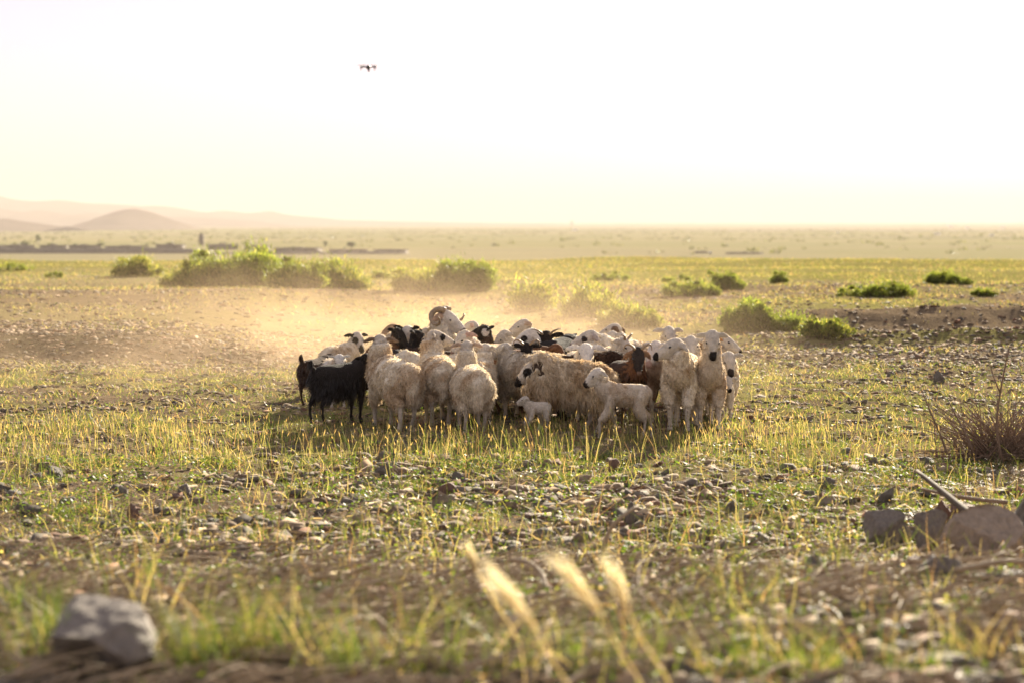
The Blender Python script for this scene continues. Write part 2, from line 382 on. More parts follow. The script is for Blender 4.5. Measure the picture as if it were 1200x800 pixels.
# the marked rocks: (photo x, base y, width px, height px, material, label)
rocks = [
 (115, 815, 250, 98, 'stone_red', 'big angular brown rock in the bottom left corner, out of focus'),
 (155, 612, 26, 26, 'stone_red', 'upright reddish stone left of centre above the bare dark patch'),
 (62, 560, 30, 17, 'stone_grey', 'grey wedge shaped stone at the left where grass meets stones'),
 (38, 564, 24, 13, 'stone', 'low dark stone just left of the grey wedge shaped one'),
 (216, 583, 34, 20, 'stone', 'broad brown stone half sunk among weeds on the left'),
 (518, 597, 34, 20, 'stone_tan', 'tan wedge shaped stone standing on edge below the flock'),
 (524, 579, 22, 17, 'stone_red', 'rounded brown stone right behind the tan wedge shaped one'),
 (536, 566, 17, 17, 'stone', 'small upright brown stone at the grass edge below the flock'),
 (450, 559, 30, 18, 'stone_grey', 'dark grey boulder stone at the grass edge below the black goat'),
 (463, 551, 18, 12, 'stone_grey', 'small dark stone leaning behind the dark grey boulder stone'),
 (553, 544, 26, 8, 'stone_tan', 'flat pale slab at the edge of the tall grass'),
 (719, 551, 18, 17, 'stone_red', 'squarish brown stone at the grass edge below the white lamb'),
 (668, 576, 20, 9, 'stone_tan', 'thin pale slab lying below the squarish brown stone'),
 (738, 616, 14, 34, 'stone', 'narrow upright dark stone behind a bent grey stick'),
 (992, 534, 19, 12, 'stone', 'dark mounded stone in the yellow grass right of the flock'),
 (1101, 448, 14, 17, 'stone_grey', 'pale upright block alone in the grass near the ploughed ridge'),
 (1044, 443, 12, 10, 'stone', 'small dark stone left of the pale upright block'),
 (1040, 588, 34, 20, 'stone_grey', 'grey slab tilted towards the light left of the fallen branch'),
 (972, 570, 26, 14, 'stone', 'dark tilted stone on the stony belt at the right'),
 (968, 592, 26, 12, 'stone_tan', 'long low tan stone below the dark tilted one'),
 (858, 600, 26, 18, 'stone', 'brown stone lying in the stony belt right of centre'),
 (1034, 645, 66, 54, 'stone', 'brown rounded boulder at the left end of the rock heap'),
 (1090, 652, 56, 62, 'stone', 'dark brown pointed rock in the middle of the rock heap'),
 (1105, 612, 36, 30, 'stone_red', 'small reddish rock at the back of the rock heap'),
 (1165, 662, 120, 76, 'stone_tan', 'large tan slab leaning on the right of the rock heap'),
 (1205, 636, 80, 64, 'stone_grey', 'grey slab cut off by the right edge of the picture'),
 (1108, 682, 84, 34, 'stone', 'long brown rock lying in front of the rock heap'),
 (1130, 620, 52, 36, 'stone_red', 'brown rock tucked behind the large tan slab'),
 (235, 742, 40, 26, 'stone_grey', 'grey rock right of the big angular brown rock'),
 (1030, 720, 50, 24, 'stone', 'blurred brown rock below the rock heap'),
 (1090, 545, 26, 12, 'stone_grey', 'pale stone at the foot of the dry brush'),
 (920, 745, 70, 22, 'stone_grey', 'low grey rock in the blurred lower right part'),
 (1010, 780, 40, 26, 'stone_tan', 'pale blurred stone near the bottom right corner'),
 (370, 735, 46, 20, 'stone_grey', 'flat grey stone under the tall grass at bottom left'),
 (1060, 640, 40, 30, 'stone', 'rock wedged between the rounded boulder and the dark brown pointed rock'),
 (1140, 640, 46, 34, 'stone', 'dark rock squeezed behind the middle of the rock heap'),
 (1190, 690, 60, 26, 'stone', 'low brown rock in front of the large tan slab'),
 (1072, 668, 34, 20, 'stone_red', 'small brown rock at the foot of the dark brown pointed rock'),
 (955, 668, 44, 22, 'stone', 'flat brown rock trailing left of the rock heap'),
 (985, 690, 36, 18, 'stone_tan', 'tan rock lying below the rounded boulder'),
 (1150, 735, 52, 22, 'stone', 'sunken rock below the rock heap near the right edge'),
 (95, 690, 26, 12, 'stone_tan', 'pale stone above the big angular brown rock'),
]
sr = random.Random(5)
taken = []
for (px, py, w, h, k, lab) in rocks:
    p = ground_at(px, min(py, 798)); s = w / F * p.y / 2; hh = h / F * p.y
    me = squared if w > 200 else stone_big[k][sr.randrange(3)] if w > 24 else stone_lib[k][sr.randrange(5)]
    o = bpy.data.objects.new('rock' if w > 40 else 'stone', me); COL.objects.link(o)
    zs = [v.co.z for v in me.vertices]; mz = max(zs)
    o.location = (p.x, p.y + s * .4, p.z - .01 - .08 * hh); o.scale = (s * 1.15, s * 1.0, hh / mz); o.rotation_euler = (sr.uniform(-.12, .12), sr.uniform(-.12, .12), sr.uniform(0, 6.28))
    tag(o, lab, 'rock' if w > 40 else 'stone'); taken.append((p.x, p.y, s))
zones = [((5.2, 8.5), 60, .028, .085), ((8.5, 11.8), 100, .035, .085), ((11.8, 14.8), 75, .03, .075), ((14.8, 24), 30, .035, .07)]
adj = {'stone': 'brown', 'stone_grey': 'grey', 'stone_tan': 'tan', 'stone_red': 'reddish'}
where = ['lying among the blurred sticks nearest the camera', 'on the stony belt below the tall grass', 'at the upper edge of the stony belt near the tall grass', 'scattered in the grass around the flock']
for zi, ((y0, y1), n, s0, s1) in enumerate(zones):
    for q in range(n):
        y = math.sqrt(sr.uniform(y0 ** 2, y1 ** 2)); x = sr.uniform(-.27, .27) * y
        k = sr.choices(kinds, [4, 3, 4, 2])[0]; s = s0 + (s1 - s0) * sr.random() ** 2
        o = bpy.data.objects.new('stone', sr.choice(stone_lib[k])); COL.objects.link(o)
        o.location = (x, y, H(x, y) - .003); o.scale = (s, s * sr.uniform(.7, 1), s * sr.uniform(.6, 1.1)); o.rotation_euler = (sr.gauss(0, .15), sr.gauss(0, .15), sr.uniform(0, 6.28))
        tag(o, '%s stone %s' % (adj[k], where[zi]), 'stone', '%s stones %s' % (adj[k], where[zi]))

# pebbles and chips beyond counting
def hull_chip(seed):
    g = np.random.default_rng(seed); bm = bmesh.new()
    p = g.uniform(-1, 1, (11, 3)); p /= np.maximum(np.linalg.norm(p, axis=1, keepdims=True), .8)
    for q in p: bm.verts.new(q)
    r = bmesh.ops.convex_hull(bm, input=bm.verts[:]); bmesh.ops.delete(bm, geom=[e for e in set(r['geom_interior'] + r['geom_unused']) if isinstance(e, bmesh.types.BMVert)], context='VERTS')
    bmesh.ops.triangulate(bm, faces=bm.faces[:]); bm.verts.index_update()
    out = (np.array([v.co[:] for v in bm.verts]), np.array([[v.index for v in f.verts] for f in bm.faces])); bm.free(); return out
CHIPS = [hull_chip(2000 + q) for q in range(26)]
def chips(n, y0, y1, s0, s1, dens, seed, half=.29, pw=3.0):
    g = np.random.default_rng(seed)
    y = np.sqrt(g.uniform(y0 ** 2, y1 ** 2, n * 3)); x = g.uniform(-half, half, n * 3) * y
    keep = g.random(n * 3) < dens(x, y); x = x[keep][:n]; y = y[keep][:n]; n = len(x)
    lib = [CHIPS[q] for q in range(len(CHIPS))]; BV = None
    which = g.integers(0, len(lib), n); nv = max(len(v) for v, _ in lib)
    s = s0 + (s1 - s0) * g.random(n) ** pw
    LV = np.stack([np.vstack([v, np.zeros((nv - len(v), 3))]) for v, _ in lib])
    Vv = LV[which] * (s[:, None] * np.stack([np.ones(n), g.uniform(.5, 1, n), g.uniform(.15, .6, n)], 1))[:, None]
    a = g.uniform(0, 6.28, n); ti = g.normal(0, .35, n)
    Vy = Vv[..., 1] * np.cos(ti)[:, None] - Vv[..., 2] * np.sin(ti)[:, None]; Vz = Vv[..., 1] * np.sin(ti)[:, None] + Vv[..., 2] * np.cos(ti)[:, None]
    Vx = Vv[..., 0]
    x2 = Vx * np.cos(a)[:, None] - Vy * np.sin(a)[:, None]; y2 = Vx * np.sin(a)[:, None] + Vy * np.cos(a)[:, None]
    P = np.stack([x2 + x[:, None], y2 + y[:, None], Vz + (height(x, y) + s * .02)[:, None]], -1)
    pal = np.array([[.13, .11, .085], [.18, .13, .085], [.28, .20, .125], [.17, .095, .06], [.35, .27, .175]])
    c = pal[g.choice(5, n, p=[.3, .27, .22, .13, .08])] * g.uniform(.75, 1.2, (n, 1))
    Fs = np.vstack([f + k * nv for k, f in zip(range(n), (lib[w][1] for w in which))])
    used = np.zeros(n * nv, bool); used[Fs.ravel()] = True; remap = np.cumsum(used) - 1
    return P.reshape(-1, 3)[used], remap[Fs], rep(c, nv)[used]
gm = MB()
gm.add(*chips(15000, 4.6, 14.8, .006, .10, lambda x, y: (.15 + .85 * sst(.45, .62, fbm(x / .9, y / .9, 91, 2))) * (1 - .5 * sst(14, 15, y)), 1))
gm.add(*chips(16000, 14.6, 25, .008, .065, lambda x, y: .12 + .88 * sst(.5, .38, fbm(x / .38, y / .38, 17, 3)), 2))
gm.add(*chips(15000, 24, 31, .012, .075, lambda x, y: sst(-1, -3.5, x) + sst(2.2, 4, x), 3))
gm.add(*chips(16000, 26, 60, .015, .09, lambda x, y: .4 + .6 * sst(3, 5, x) * sst(40, 33, y), 4))
gm.add(*chips(1500, 4.7, 10.5, .02, .12, lambda x, y: .3 + .7 * sst(.45, .6, fbm(x / 1.1, y / .7, 95, 2)), 8, pw=2.0))
tag(gm.build('gravel', M['gravel'], cols=True), kind='stuff')

# ------------------------------------------------------------------ grass and weeds
GREEN = np.array([[.10, .15, .025], [.14, .17, .035], [.08, .13, .03]]); STRAW = np.array([[.42, .37, .16], [.34, .33, .11], [.46, .38, .19], [.34, .22, .12]])
def gcol(g, n, fgreen):
    gr = GREEN[g.integers(0, 3, n)]; st = STRAW[g.integers(0, 4, n)]
    pick = (g.random(n) < fgreen)[:, None]
    return np.where(pick, gr, st) * g.uniform(.75, 1.2, (n, 1))
def field(n, y0, y1, seed, dens, half=.29):
    g = np.random.default_rng(seed); y = np.sqrt(g.uniform(y0 ** 2, y1 ** 2, n)); x = g.uniform(-half, half, n) * y
    k = g.random(n) < dens(x, y); return g, x[k], y[k]
def add_blades(mb, g, x, y, L, W, fg, spread=.35, lean=.3, segs=2, taper=(1, .8, .15)):
    n = len(x); P = np.stack([x, y, height(x, y) - .005], 1)
    D = np.stack([g.normal(0, spread, n), g.normal(0, spread, n), np.ones(n)], 1)
    Ls = L[0] + (L[1] - L[0]) * g.random(n) ** 1.4
    Ls = Ls * (.5 + 1.0 * fbm(x / .6, y / .6, 63, 2)); Wd = W * g.uniform(.6, 1.3, n)
    bend = np.stack([g.normal(-.05, lean, n), g.normal(0, lean, n), -.15 * g.random(n)], 1)
    Vv, Fq = ribbons(P, D, Ls, Wd, segs, bend, g, taper); c = gcol(g, n, fg)
    mb.add(Vv, Fq, rep(c, (segs + 1) * 2)); return P, D, Ls, bend, c
def tufty(x, y, s, seed): return sst(.42, .62, fbm(x / s, y / s, seed, 3))
gb = MB()
# tall thin stalks in front of the flock
g, x, y = field(10500, 13.9, 17.6, 101, lambda x, y: sst(13.8, 14.8, y + .5 * (fbm(x / .8, y / .8, 5) - .5)) * sst(17.6, 16.2, y) * (.25 + .75 * tufty(x, y, .45, 7)) * (.45 + .55 * sst(3.2, 1.5, x)))
P, D, Ls, bend, c = add_blades(gb, g, x, y, (.07, .25), .0036, .40, .10, .16, 2, (1, .8, .5))
tip = P + norm(D) * (Ls * .97)[:, None] + bend * (Ls * .95)[:, None]
k = g.random(len(tip)) < .30
Vv, Fq = ribbons(tip[k], norm(D[k]) + bend[k] * 1.6, g.uniform(.02, .05, k.sum()), .007, 2, None, g, (.4, 1, .1)); gb.add(Vv, Fq, rep(np.array([.50, .36, .17]) * g.uniform(.7, 1.15, (k.sum(), 1)), 6))
# short turf around and beyond
g, x, y = field(90000, 14.2, 26.5, 102, lambda x, y: (.07 + .93 * sst(.47, .64, fbm(x / .38, y / .38, 17, 3))) * (1 - .85 * sst(24, 26, y + .1 * np.abs(x))) * .8)
add_blades(gb, g, x, y, (.02, .10), .006, .48, .5, .35)
# weeds between the stones
g, x, y = field(100000, 5.2, 14.8, 103, lambda x, y: .06 + .94 * sst(.48, .64, fbm(x / .35, y / .35, 27, 3)))
add_blades(gb, g, x, y, (.015, .07), .007, .75, .8, .4)
g, x, y = field(9000, 5.2, 14.6, 104, lambda x, y: (.45 + .55 * sst(8, 10.5, y)) * .1 + .7 * (.4 + .6 * sst(8, 10.5, y)) * tufty(x, y, .6, 37))
add_blades(gb, g, x, y, (.08, .22), .004, .5, .2, .25, 2, (1, .8, .3))
# meadow beyond the stony plain
g, x, y = field(60000, 27, 58, 105, lambda x, y: (.05 + .95 * tufty(x, y, 1.6, 47)) * (.35 + .65 * sst(-2, 6, x)))
add_blades(gb, g, x, y, (.03, .10), .011, .35, .5, .4)
g, x, y = field(150000, 50, 112, 106, lambda x, y: .15 + .85 * tufty(x, y, 4, 57))
add_blades(gb, g, x, y, (.03, .12), .018, .45, .6, .3)
tag(gb.build('grass', M['grass'], cols=True), kind='stuff')
g, x, y = field(26000, 5.0, 14.8, 131, lambda x, y: .35 + .65 * sst(.55, .4, fbm(x / .5, y / .5, 33, 2)))
n = len(x); V, Fq = ribbons(np.stack([x, y, height(x, y) + g.uniform(.003, .03, n)], 1), np.stack([g.normal(0, 1, n), g.normal(0, 1, n), g.normal(0, .15, n)], 1), g.uniform(.02, .11, n), g.uniform(.003, .009, n), 2, g.normal(0, .2, (n, 3)), g, (1, 1, .5))
gb2 = MB(); gb2.add(V, Fq, rep(np.array([[.30, .22, .12], [.20, .14, .09], [.38, .30, .18], [.14, .10, .07]])[g.integers(0, 4, n)], 6)); tag(gb2.build('straw_litter', M['grass'], cols=True), kind='stuff')
# flat leafy ground cover, round leaves
def leaves(mb, g, P, N, s, c):
    n = len(P); S = norm(np.cross(N, g.normal(size=(n, 3)))); T = np.cross(N, S); s = s[:, None]
    Vv = np.stack([P - S * s * .5, P + T * s * .35, P + S * s * .5, P - T * s * .35], 1).reshape(-1, 3)
    mb.add(Vv, np.arange(4 * n).reshape(-1, 4), rep(c, 4))
lb = MB()
for (y0, y1, nn_, seed, sz) in ((5, 14.8, 60000, 111, (.012, .032)), (14.8, 25, 30000, 112, (.012, .028))):
    g, x, y = field(nn_, y0, y1, seed, lambda x, y: .03 + .97 * sst(.50, .66, fbm(x / .3, y / .3, 27, 3)))
    n = len(x); P = np.stack([x, y, height(x, y) + g.uniform(.004, .05, n)], 1)
    leaves(lb, g, P, norm(np.stack([g.normal(0, .6, n), g.normal(0, .6, n), np.ones(n)], 1)), g.uniform(*sz, n), gcol(g, n, .85) * 1.1)
tag(lb.build('ground_cover', M['leaf'], cols=True), kind='stuff')

# ------------------------------------------------------------------ sheep and goats
C_WOOL = (.74, .65, .51); C_WOOL_D = (.50, .42, .31); C_FACE = (.60, .53, .44); C_BLACK = (.022, .017, .014); C_DBROWN = (.050, .027, .016)
C_BROWN = (.16, .075, .035); C_TAN = (.36, .24, .15); C_PINK = (.55, .36, .28); C_HOOF = (.06, .05, .04); C_LEG = (.58, .50, .41)

def animal(lab, cat='sheep', head=(0, 0), D=16.8, yaw=0, hyaw=None, pitch=-25, s=1.0, coat='wool', body=C_WOOL, face=C_FACE, ear=None,
           muzzle=None, leg=None, patches=(), horns=None, ears='side', walk=0.15, lamb=False, neckw=1.0, fat=1.0, seed=0, collar=False,
           neckc=None, tailup=False, locks=4500, roll=0, earl=.12, wlen=1.0, graze=False, back=None, hs=1.0):
    r = random.Random(seed * 31 + 7); g = np.random.default_rng(seed + 500)
    if hyaw is None: hyaw = yaw
    rel = R(hyaw - yaw); ear = ear or face; leg = leg or (C_LEG if coat == 'wool' else body); neckc = neckc or body
    legk = 1.15 if lamb else 1.0; fk = fat * (.72 if lamb else 1.0); hk = (1.18 if lamb else 1.0) * hs
    # head position in the animal's own space
    reach = .39 if not lamb else .34
    hl = np.array([reach - .05 * abs(math.sin(rel)), .06 * math.sin(rel), 0.0])
    cyw, syw = math.cos(R(yaw)), math.sin(R(yaw))
    off = np.array([hl[0] * cyw - hl[1] * syw, hl[0] * syw + hl[1] * cyw]) * s
    hp = at_depth(head[0], head[1], D + off[1])
    root = np.array([hp.x - off[0], D]); gz = H(root[0], root[1])
    hz = (hp.z - gz) / s; hl[2] = hz
    prims = []      # (zone, colour, V, F)
    def P(zone, col, C, RW, RH, up=(0, 0, 1), seg=14, sub=3):
        V, Fq = loft(C, RW, RH, up, seg, sub); prims.append((zone, col, V, Fq))
    body_top = .60 if not lamb else .60
    zb = body_top - .150 * fk + .005
    T = [(-.365, .25), (-.345, .62), (-.285, .90), (-.17, 1.0), (0, 1.02), (.14, .99), (.25, .86), (.31, .60), (.34, .25)]
    P('body', body, [(x, 0, zb + (.02 if x > .1 else 0) - .02 * (abs(x) > .35)) for x, _ in T], [k * .150 * fk for _, k in T], [k * .158 * fk for _, k in T], seg=20)
    # neck
    b0 = np.array([.21 * (.8 if lamb else .95), 0, zb + .03]); hb = hl.copy()
    hdir = np.array([math.cos(rel) * math.cos(R(pitch)), math.sin(rel) * math.cos(R(pitch)), math.sin(R(pitch))])
    hup0 = np.array([0, 0, 1.0]); hside = norm(np.cross(hdir, hup0)); hup = np.cross(hside, hdir)
    if roll: 
        q = Quaternion(Vector(hdir), R(roll)); hup = np.array(q @ Vector(hup)); hside = np.cross(hdir, hup)
    skull = hb - hdir * .03 * hk
    nb = skull - hdir * .035 - hup * .03
    m1 = b0 * .55 + nb * .45 + np.array([.05, 0, -.02 if hz > zb else .03])
    P('neck', neckc, [b0 - (b0 - nb) * -.0 + np.array([-.06, 0, -.01]), b0 + np.array([.05, 0, .03]), m1, nb * .85 + m1 * .15, nb + hdir * .02],
      [.115 * fk * neckw, .115 * fk * neckw, .082 * fk * neckw, .062 * neckw, .045], [.15 * fk, .145 * fk * neckw, .095 * fk * neckw, .072 * neckw, .055], up=(.3, .02, 1))
    # head: forehead to muzzle
    st = [(-.085, .022, .028, -.004), (-.065, .048, .055, -.004), (-.02, .060, .070, 0), (.03, .058, .066, .001), (.075, .046, .056, -.004), (.12, .036, .046, -.010), (.155, .031, .038, -.017), (.185, .027, .030, -.024), (.2, .012, .014, -.027)]
    if coat == 'hair' and not lamb: st = [(a, b * .95, c * .93, d) for a, b, c, d in st]
    if lamb: st = [(a * .86, b * .97, c * .97, d * .7) for a, b, c, d in st]
    for zone, lo, hi in (('head', 0, 9),):
        P('head', face, [skull + hdir * a * hk + hup * d * hk for a, b, c, d in st], [b * hk for a, b, c, d in st], [c * hk for a, b, c, d in st], up=hup, seg=16)
    # jaw and brow
    P('head', face, [skull + hdir * a * hk + hup * d * hk for a, d in ((-.03, -.045), (.05, -.055), (.12, -.045), (.165, -.035))], [.03 * hk, .034 * hk, .024 * hk, .012 * hk], [.03 * hk, .026 * hk, .018 * hk, .01 * hk], up=hup, seg=10)
    for sd in (-1, 1):
        P('head', face, [skull + (hdir * .02 + hside * sd * .046 + hup * .022) * hk, skull + (hdir * .065 + hside * sd * .046 + hup * .014) * hk], [.013 * hk] * 2, [.016 * hk] * 2, up=hup, seg=8, sub=1)
        # ears
        eb = skull + (hdir * -.03 + hside * sd * .048 + hup * .022) * hk
        drop = {'side': -.25, 'up': .25, 'hang': -1.6, 'droop': -.7}[ears]
        ed = norm(hside * sd * 1.0 + hup * drop - hdir * (.25 if ears != 'hang' else .0)); L = earl * hk
        P('ear', ear, [eb, eb + ed * L * .35 + hup * .008, eb + ed * L * .75, eb + ed * L + hup * -.01], [.016 * hk, .030 * hk, .025 * hk, .008], [.011] * 2 + [.009, .006], up=norm(hup + hdir * .8), seg=8)
    # legs
    def legs(fr):
        for sd in (-1, 1):
            sw = r.uniform(-1, 1) * walk
            sw = sw if (sd > 0) else -sw
            y = sd * .085 * fk
            if fr:
                fx = .21 + sw * .55; kx = .215 + sw * .42 + max(sw, 0) * .1
                pts = [(.20, y * .9, zb - .02), (.21 + sw * .1, y * 1.05, .33), (kx, y, .205), (kx * .4 + fx * .6, y * .98, .10), (fx, y * .98, .055), (fx + .012, y * .98, .02)]
                rw = [.062, .046, .027, .0185, .021, .024]
            else:
                fx = -.245 + sw * .6; hx = -.30 + sw * .35
                pts = [(-.225, y * .9, zb - .01), (-.195 + sw * .1, y * 1.12, .34), (hx + .02, y, .225), (hx * .5 + fx * .5, y * .98, .12), (fx, y * .98, .055), (fx + .012, y * .98, .02)]
                rw = [.085, .065, .027, .019, .021, .024]
            if lamb: rw = [w * .95 for w in rw]
            thick = .9 if cat == 'goat' else 1.0
            prs = [(p, w * thick) for p, w in zip(pts, rw)]
            P('thigh', body, [p for p, w in prs[:3]], [w for p, w in prs[:3]], [w * 1.15 for p, w in prs[:3]], up=(0, 1, 0), seg=12)
            P('leg', leg, [p for p, w in prs[2:]] + [(pts[-1][0] + .004, pts[-1][1], .004)], [w for p, w in prs[2:]] + [.02], [w * 1.1 for p, w in prs[2:]] + [.02], up=(0, 1, 0), seg=10)
            P('hoof', C_HOOF, [(pts[-1][0], pts[-1][1], .035), (pts[-1][0] + .006, pts[-1][1], .0)], [.02, .024], [.024, .030], up=(0, 1, 0), seg=10, sub=1)
    legs(True); legs(False); bxs = .80 if lamb else .95
    # tail
    if tailup: P('tail', body, [(-.32, 0, zb + .09), (-.38, 0, zb + .16), (-.39, 0, zb + .20), (-.365, 0, zb + .235)], [.03, .03, .03, .010], [.03, .03, .03, .010], up=(1, 0, 0), seg=10)
    elif coat == 'wool' and not lamb: P('tail', body, [(-.31, 0, zb + .10), (-.365, 0, zb + .02), (-.38, 0, zb - .09), (-.36, 0, zb - .20)], [.04, .055, .045, .012], [.03, .035, .03, .01], up=(1, 0, 0), seg=12)
    else: P('tail', body, [(-.32, 0, zb + .09), (-.37, 0, zb + .03), (-.385, 0, zb - .10)], [.025, .024, .01], [.02, .02, .01], up=(1, 0, 0), seg=10)
    for z_, c_, V_, F_ in prims:
        if z_ in ('body', 'thigh', 'leg', 'hoof', 'tail'): V_[:, 0] *= bxs
    # join, remesh into one continuous skin
    mb = MB()
    for z, c, V, Fq in prims: mb.add(V, Fq)
    raw = mesh_np('tmp', np.vstack(mb.v), np.vstack(mb.f), None, link=False)
    tmp = bpy.data.objects.new('tmp', raw); COL.objects.link(tmp)
    md = tmp.modifiers.new('r', 'REMESH'); md.mode = 'VOXEL'; md.voxel_size = .0105 / max(s, .6) ; md.use_smooth_shade = True
    ms = tmp.modifiers.new('s', 'SMOOTH'); ms.factor = .5; ms.iterations = 5
    dg = bpy.context.evaluated_depsgraph_get(); ev = tmp.evaluated_get(dg)
    me = bpy.data.meshes.new_from_object(ev); bpy.data.objects.remove(tmp); bpy.data.meshes.remove(raw)
    n = len(me.vertices); co = np.zeros(n * 3, np.float32); me.vertices.foreach_get('co', co); co = co.reshape(-1, 3).astype(float)
    no = np.zeros(n * 3, np.float32); me.vertices.foreach_get('normal', no); no = no.reshape(-1, 3)
    kd = kdtree.KDTree(sum(len(V) for _, _, V, _ in prims)); own = []; q = 0
    for pi, (z, c, V, Fq) in enumerate(prims):
        for v in V: kd.insert(v, q); q += 1
        own += [pi] * len(V)
    kd.balance()
    jit = co + (fbm(co[:, 0] * 30 + co[:, 2] * 17, co[:, 1] * 30 + co[:, 2] * 23, seed, 2)[:, None] - .5) * .02
    pid = np.array([own[kd.find(p)[1]] for p in co])
    zone = np.array([p[0] for p in prims])[pid]; cc = np.array([p[1] for p in prims], float)[pid]
    hp_l = (jit - skull) @ np.stack([hdir, hside, hup], 1) / hk      # head coordinates
    hd = np.isin(zone, ['head'])
    if muzzle is not None: cc[hd & (hp_l[:, 0] > .125 + .02 * vn(jit[:, 2] * 60, jit[:, 1] * 60, 3))] = muzzle
    nose = hd & (hp_l[:, 0] > (.180 if not lamb else .15)); cc[nose] = np.array(C_PINK) * .45 if muzzle is None else C_BLACK
    for (pa, pb, pc, pr, pcol) in patches:
        d = np.linalg.norm(hp_l - np.array([pa, pb, pc]), axis=1); cc[(d < pr) & np.isin(zone, ['head', 'neck'])] = pcol
    if back is not None: cc[np.isin(zone, ['body']) & (jit[:, 0] > back[0]) & (jit[:, 0] < back[1])] = back[2]
    wooly = np.isin(zone, ['body', 'neck', 'thigh', 'tail'])
    if coat == 'wool':
        lump = fbm(co[:, 0] * 16 + co[:, 1] * 9, co[:, 2] * 13 + co[:, 1] * 7, seed + 3, 3) - .45
        co = co + no * (np.where(wooly, .018 + .035 * lump, 0) * (.5 if lamb else 1) * wlen)[:, None]
        dirt = fbm(co[:, 0] * 6, co[:, 2] * 6 + co[:, 1] * 5, seed + 9, 3)
        cc = cc * (1 - (.34 * sst(.50, .75, dirt) * wooly)[:, None] * np.array([.7, 1, 1.3]))
    me.vertices.foreach_set('co', co.astype(np.float32).ravel())
    ca = me.color_attributes.new('Col', 'FLOAT_COLOR', 'POINT'); c4 = np.ones((n, 4), np.float32); c4[:, :3] = np.clip(cc, 0, 1); ca.data.foreach_set('color', c4.ravel())
    me.materials.clear(); me.materials.append(M['hide']); me.name = cat + '_body'; me.update()
    rt = empty('lamb' if lamb and cat == 'sheep' else cat, (root[0], root[1], gz), lab, 'lamb' if lamb and cat == 'sheep' else cat, 'animals of the flock', R(yaw)); rt.scale = (s, s, s)
    bo = bpy.data.objects.new('body', me); COL.objects.link(bo); bo.parent = rt
    # fleece or coat: fine locks rooted in the skin
    nf = len(me.polygons); lv = np.zeros(len(me.loops), np.int32); me.loops.foreach_get('vertex_index', lv)
    fv = lv.reshape(-1, 4) if len(lv) == nf * 4 else None
    if fv is None:
        fv = np.array([list(p.vertices)[:3] + [p.vertices[0]] for p in me.polygons])
    w = wooly[fv[:, 0]]; headz = np.isin(zone[fv[:, 0]], ['head', 'ear', 'leg'])
    def strands(mask, n, L, W, grav, nrm, segs, fuzz, mul, bendk):
        ids = np.nonzero(mask)[0]
        if not len(ids): return None
        ids = g.choice(ids, n); a = g.random((n, 1)); b = g.random((n, 1)); fa = fv[ids]
        p = (co[fa[:, 0]] * (1 - a) + co[fa[:, 1]] * a) * (1 - b) + (co[fa[:, 3]] * (1 - a) + co[fa[:, 2]] * a) * b
        nn = norm(no[fa[:, 0]].astype(float)); c = cc[fa[:, 0]]
        cl = np.stack([vn(p[:, 0] * 38 + 5, p[:, 2] * 38 + p[:, 1] * 31, 5 + k) - .5 for k in range(3)], 1)
        Dd = nn * nrm + np.array([-.25, 0, -grav]) + cl * fuzz * 1.6 + g.normal(0, fuzz * .35, (n, 3))
        Ll = L * g.uniform(.5, 1.2, n); bd = np.array([0, 0, -bendk]) + cl * .5 - nn * .15
        Vv, Fq = ribbons(p - nn * .004, Dd, Ll, W, segs, bd, g, (1, .8, .15))
        return Vv, Fq, rep(c * g.uniform(mul[0], mul[1], (n, 1)), (segs + 1) * 2)
    if coat == 'wool':
        u = strands(w, int(locks * (1.35 if not lamb else .9)), (.032 if not lamb else .018) * wlen, .0075 if not lamb else .005, .40, .75, 2, .36, (.72, 1.18), .35)
        mesh_np('fleece', *u[:2], M['wool'], bo, u[2])
    else:
        u = strands(w, int(locks * .9), .045 * wlen if not lamb else .02, .005, .8, .45, 2, .25, (.7, 1.3), .5)
        mesh_np('coat_hair', *u[:2], M['hair'], bo, u[2])
    u = strands(headz, int(locks * .6), .016, .003, .3, .7, 1, .3, (.85, 1.15), .1)
    mesh_np('face_hair', *u[:2], M['wool'] if coat == 'wool' else M['hair'], bo, u[2])
    # eyes
    for sd in (-1, 1):
        e = MB(); cen = skull + (hdir * .052 + hside * sd * .0515 + hup * .020) * hk
        V, Fq = loft([cen - hside * sd * .010, cen - hside * sd * .004, cen + hside * sd * .004, cen + hside * sd * .009], [.006, .0125, .0115, .003], [.004, .0095, .0085, .002], up=hup, seg=12, sub=2)
        e.add(V, Fq); e.build('eye', M['eye'], bo, True)
